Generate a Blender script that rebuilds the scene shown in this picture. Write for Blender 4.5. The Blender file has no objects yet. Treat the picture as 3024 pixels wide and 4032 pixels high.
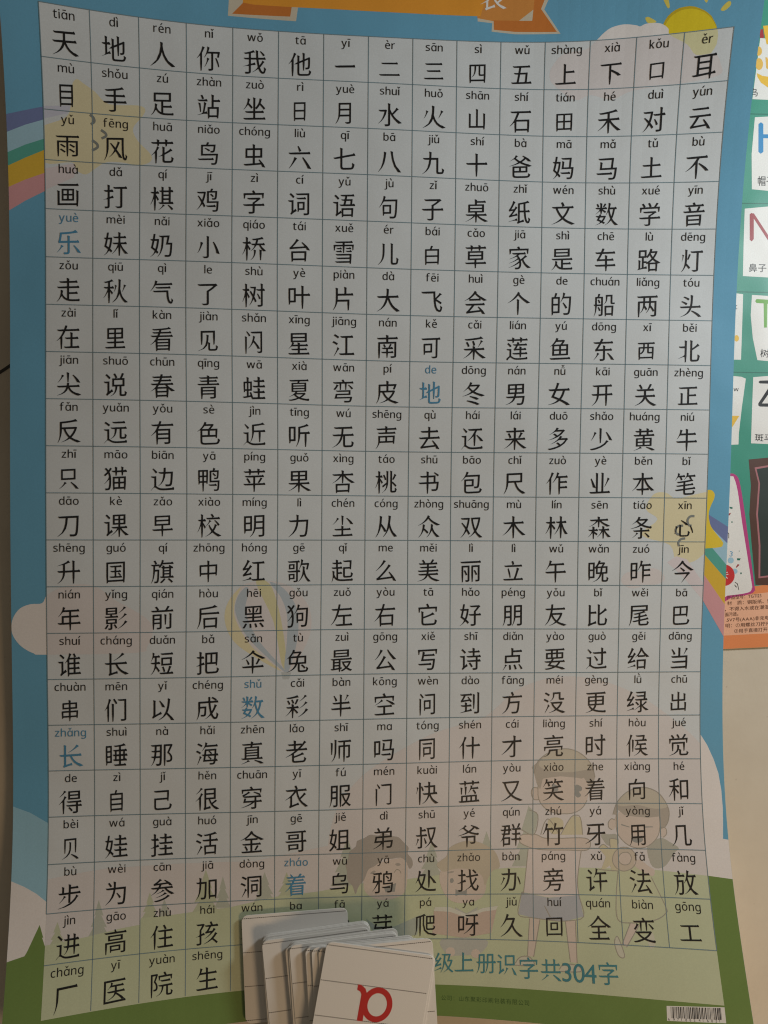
import bpy, bmesh, math, random
from mathutils import Vector, Matrix
from mathutils.geometry import delaunay_2d_cdt
random.seed(7)
SC = bpy.context.scene
COL = SC.collection

# ------------------------------------------------------------------ camera
cam_data = bpy.data.cameras.new('camera')
cam_data.sensor_fit = 'VERTICAL'
cam_data.sensor_height = 4.032
cam_data.lens = 3.028
cam_data.clip_start = 0.01
cam_data.clip_end = 50
cam_data.dof.use_dof = True
cam_data.dof.focus_distance = 0.556
cam_data.dof.aperture_fstop = 3.028 / 1.5
cam = bpy.data.objects.new('camera', cam_data)
COL.objects.link(cam)
cam.matrix_world = Matrix((
    (0.99707, -0.006105, -0.076244, -0.04514),
    (0.006296, 0.999978, 0.002266, 0.005892),
    (0.076228, -0.00274, 0.997087, 0.570879),
    (0, 0, 0, 1)))
SC.camera = cam

# ------------------------------------------------------------------ room light
world = bpy.data.worlds.new('World')
SC.world = world
world.use_nodes = True
bg = world.node_tree.nodes['Background']
bg.inputs[0].default_value = (1.0, 0.86, 0.68, 1)
bg.inputs[1].default_value = 0.090

def area_lamp(name, loc, target, size, power, colour):
    d = bpy.data.lights.new(name, 'AREA')
    d.shape = 'DISK'
    d.size = size
    d.energy = power
    d.color = colour
    o = bpy.data.objects.new(name, d)
    COL.objects.link(o)
    o.location = loc
    o.rotation_euler = (Vector(target) - Vector(loc)).to_track_quat('-Z', 'Y').to_euler()
    return o

area_lamp('cool_key_light', (0.72, 0.37, 0.40), (0.10, 0.05, 0), 0.20, 4.3, (0.92, 1.0, 1.05))  # unseen cool key light, set low at the right for the falloff leftward
area_lamp('warm_side_light', (0.44, -0.66, 0.66), (0.05, -0.25, 0), 0.24, 1.85, (1.0, 0.70, 0.42))  # unseen warm light at the lower right, placed for sheen in that corner

SC.view_settings.view_transform = 'Standard'
SC.view_settings.look = 'None'
SC.view_settings.exposure = 0.06
SC.view_settings.gamma = 1
SC.cycles.use_denoising = True
SC.cycles.max_bounces = 6
SC.cycles.filter_width = 1.15

# ------------------------------------------------------------------ materials
MATS = {}
def paper(name, rgb, rough=0.42, spec=0.32, bump=0.06, mottle=0.03, scale=900.0, coat=0.0):
    if name in MATS:
        return MATS[name]
    m = bpy.data.materials.new(name)
    m.use_nodes = True
    nt = m.node_tree
    b = nt.nodes['Principled BSDF']
    b.inputs['Roughness'].default_value = rough
    b.inputs['Specular IOR Level'].default_value = spec
    tc = nt.nodes.new('ShaderNodeTexCoord')
    n = nt.nodes.new('ShaderNodeTexNoise')
    n.inputs['Scale'].default_value = scale
    n.inputs['Detail'].default_value = 3
    nt.links.new(tc.outputs['Object'], n.inputs['Vector'])
    r = nt.nodes.new('ShaderNodeValToRGB')
    r.color_ramp.elements[0].position = 0.3
    r.color_ramp.elements[1].position = 0.7
    r.color_ramp.elements[0].color = tuple(c * (1 - mottle) for c in rgb) + (1,)
    r.color_ramp.elements[1].color = tuple(min(1, c * (1 + mottle)) for c in rgb) + (1,)
    nt.links.new(n.outputs['Fac'], r.inputs['Fac'])
    nt.links.new(r.outputs['Color'], b.inputs['Base Color'])
    if coat:                                        # laminated paper: a soft film gloss over slight waves
        b.inputs['Coat Weight'].default_value = coat
        b.inputs['Coat Roughness'].default_value = 0.24
        w = nt.nodes.new('ShaderNodeTexNoise')
        w.inputs['Scale'].default_value = 11
        w.inputs['Detail'].default_value = 2
        nt.links.new(tc.outputs['Object'], w.inputs['Vector'])
        wb = nt.nodes.new('ShaderNodeBump')
        wb.inputs['Strength'].default_value = 0.5
        wb.inputs['Distance'].default_value = 0.006
        nt.links.new(w.outputs['Fac'], wb.inputs['Height'])
    bp = nt.nodes.new('ShaderNodeBump')
    bp.inputs['Strength'].default_value = bump
    bp.inputs['Distance'].default_value = 0.0004
    nt.links.new(n.outputs['Fac'], bp.inputs['Height'])
    if coat:
        nt.links.new(wb.outputs['Normal'], bp.inputs['Normal'])
        nt.links.new(wb.outputs['Normal'], b.inputs['Coat Normal'])
    nt.links.new(bp.outputs['Normal'], b.inputs['Normal'])
    MATS[name] = m
    return m

INK = dict(
    blue=(.145, .385, .55), white_back=(.75, .75, .73),
    ribbon=(.80, .33, .035), ribbon_mid=(.66, .27, .06), ribbon_dark=(.60, .19, .035), ribbon_pale=(.62, .55, .42),
    sun=(.78, .60, .02), sun_dark=(.58, .42, .02), sun_ray=(.72, .60, .12), cloud=(.80, .745, .705),
    purple=(.17, .21, .40), paleblue=(.36, .56, .66), green2=(.10, .38, .30), gold=(.70, .45, .05), pink=(.66, .33, .34), star=(.78, .57, .05),
    hill_blue=(.32, .55, .66), meadow=(.165, .255, .065),
    panel=(.66, .685, .685), grid=(.19, .27, .30), ink=(.008, .008, .009), ink_blue=(.075, .26, .42), ink_teal=(.06, .24, .28), ink_faint=(.05, .11, .02), brown=(.12, .05, .03), note=(.06, .30, .50),
    in_lav=(.58, .58, .66), in_pink=(.70, .62, .62), in_star=(.74, .66, .42), in_face=(.22, .23, .21), in_sun=(.70, .66, .38), in_cloud=(.695, .645, .625),
    in_grayblue=(.47, .525, .56), in_yel=(.66, .61, .36), in_gray=(.52, .54, .52), in_hill=(.69, .645, .62), in_tree=(0.484, 0.505, 0.416), in_tree2=(.52, .55, .38), in_meadow=(.56, .60, .40),
    k_skin=(.66, .56, .48), k_pale=(.62, .60, .48), k_shirt=(.70, .62, .58), k_short=(0.452, 0.465, 0.488), k_hair=(0.452, 0.401, 0.336), k_hair2=(0.564, 0.509, 0.408), k_yel=(0.628, 0.569, 0.392), k_eye=(0.324, 0.321, 0.296),
    k_tail=(0.452, 0.441, 0.368), k_dress=(.58, .60, .40), k_horn=(0.596, 0.513, 0.408), k_teal=(0.420, 0.465, 0.408), k_curl=(0.420, 0.377, 0.328), k_hair3=(0.564, 0.497, 0.384), k_gray=(0.500, 0.505, 0.456), k_book=(0.596, 0.473, 0.392), k_white=(.68, .67, .58), k_line=(0.388, 0.353, 0.292),
    teal=(.055, .30, .21), teal_dark=(.03, .17, .12), tile=(.80, .77, .72), board_brown=(.10, .048, .035), board_green=(.035, .048, .042), chalk_pink=(.42, .17, .18), magenta=(.50, .06, .22), peach=(.86, .47, .30), orange_band=(.80, .27, .10), red=(.60, .04, .04),
    let_h=(.03, .25, .52), let_n=(.36, .055, .06), let_t=(.14, .38, .04), let_b=(.78, .48, .10), beak=(.82, .50, .06), redbit=(.40, .04, .05),
    card=(.80, .765, .71), card_line=(.05, .03, .02), card_red=(.55, .035, .03))
PLAIN = ('card', 'card_line', 'card_red', 'white_back')
def ink(k):
    return paper('print_black' if k == 'ink' else 'print_' + k, INK[k], coat=0. if k in PLAIN else .55)

# ------------------------------------------------------------------ objects
def link(name, verts, faces, mats, parent=None, fmat=None, smooth=False):
    me = bpy.data.meshes.new(name)
    me.from_pydata(verts, [], faces)
    for m in mats:
        me.materials.append(m)
    if fmat:
        me.polygons.foreach_set('material_index', fmat)
    if smooth:
        me.polygons.foreach_set('use_smooth', [True] * len(me.polygons))
    me.update()
    o = bpy.data.objects.new(name, me)
    COL.objects.link(o)
    if parent:
        o.parent = parent
    return o
def tag(o, label=None, cat=None, group=None, kind=None):
    for k, v in (('label', label), ('category', cat), ('group', group), ('kind', kind)):
        if v:
            o[k] = v
    return o
def empty(name, loc=(0, 0, 0)):
    o = bpy.data.objects.new(name, None)
    o.empty_display_size = 0.02
    o.location = loc
    COL.objects.link(o)
    return o

# ------------------------------------------------------------------ shape data (poster prints in table cells, the rest in metres)
BEND=[140.56,93.43,52.13,39.18,66.83,122.74,183.38,103.75,70.31,31.68,21.93,37.88,94.05,134.68,60.09,32.18,20.35,27.41,18.85,48.19,79.66,26.93,21.36,27.18,21.72,23.01,26.12,37.16,15.89,27.34,18.65,1.14,15.42,27.04,19.33,14.34,18.54,18.57,10.58,12.84,9.95,16.34,32.07,8.09,10.62,14.25,3.17,18.59,44.71,79.94,46.73,5.52,-2.64,30.05,71.41,98.19,129.89,80.41,31.02,19.67,59.05,109.61,154.85]
SLIDE_X=[-1.97,-1.21,-0.48,-0.26,-0.32,-0.03,0.28,-0.22,-0.27,-0.09,-0.04,-0.42,-0.38,-0.82,1.53,1.12,-0.23,-0.13,0.23,-1.05,-1.95,2.0,-0.47,-0.92,0.11,0.56,0.36,-1.97,1.67,-0.74,1.07,0.81,-1.25,1.41,-1.38,1.83,-0.67,-0.01,0.13,0.62,-0.3,-1.62,2.64,0.64,-1.37,0.27,-0.15,-0.78,1.02,3.08,2.0,0.76,-0.73,-1.96,3.01,6.54,3.4,1.71,-0.03,-1.62,-0.41,5.23,11.49]
SLIDE_Y=[15.98,7.92,0.74,-2.13,0.55,7.38,14.49,10.41,4.55,-0.91,-1.49,-1.27,5.22,8.32,3.98,-1.01,-0.64,1.67,-0.74,0.05,1.82,0.13,-0.96,0.72,-1.02,0.48,-1.1,-1.06,0.06,0.45,0.34,-0.54,-0.08,0.3,-0.5,0.18,-0.63,-0.01,1.58,-0.4,0.24,0.5,-1.4,2.19,-0.59,-1.64,0.38,0.14,1.53,-8.64,-3.36,1.82,2.18,-1.11,0.46,3.38,-17.16,-10.6,-3.44,-0.85,-1.97,0.87,4.79]
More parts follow.
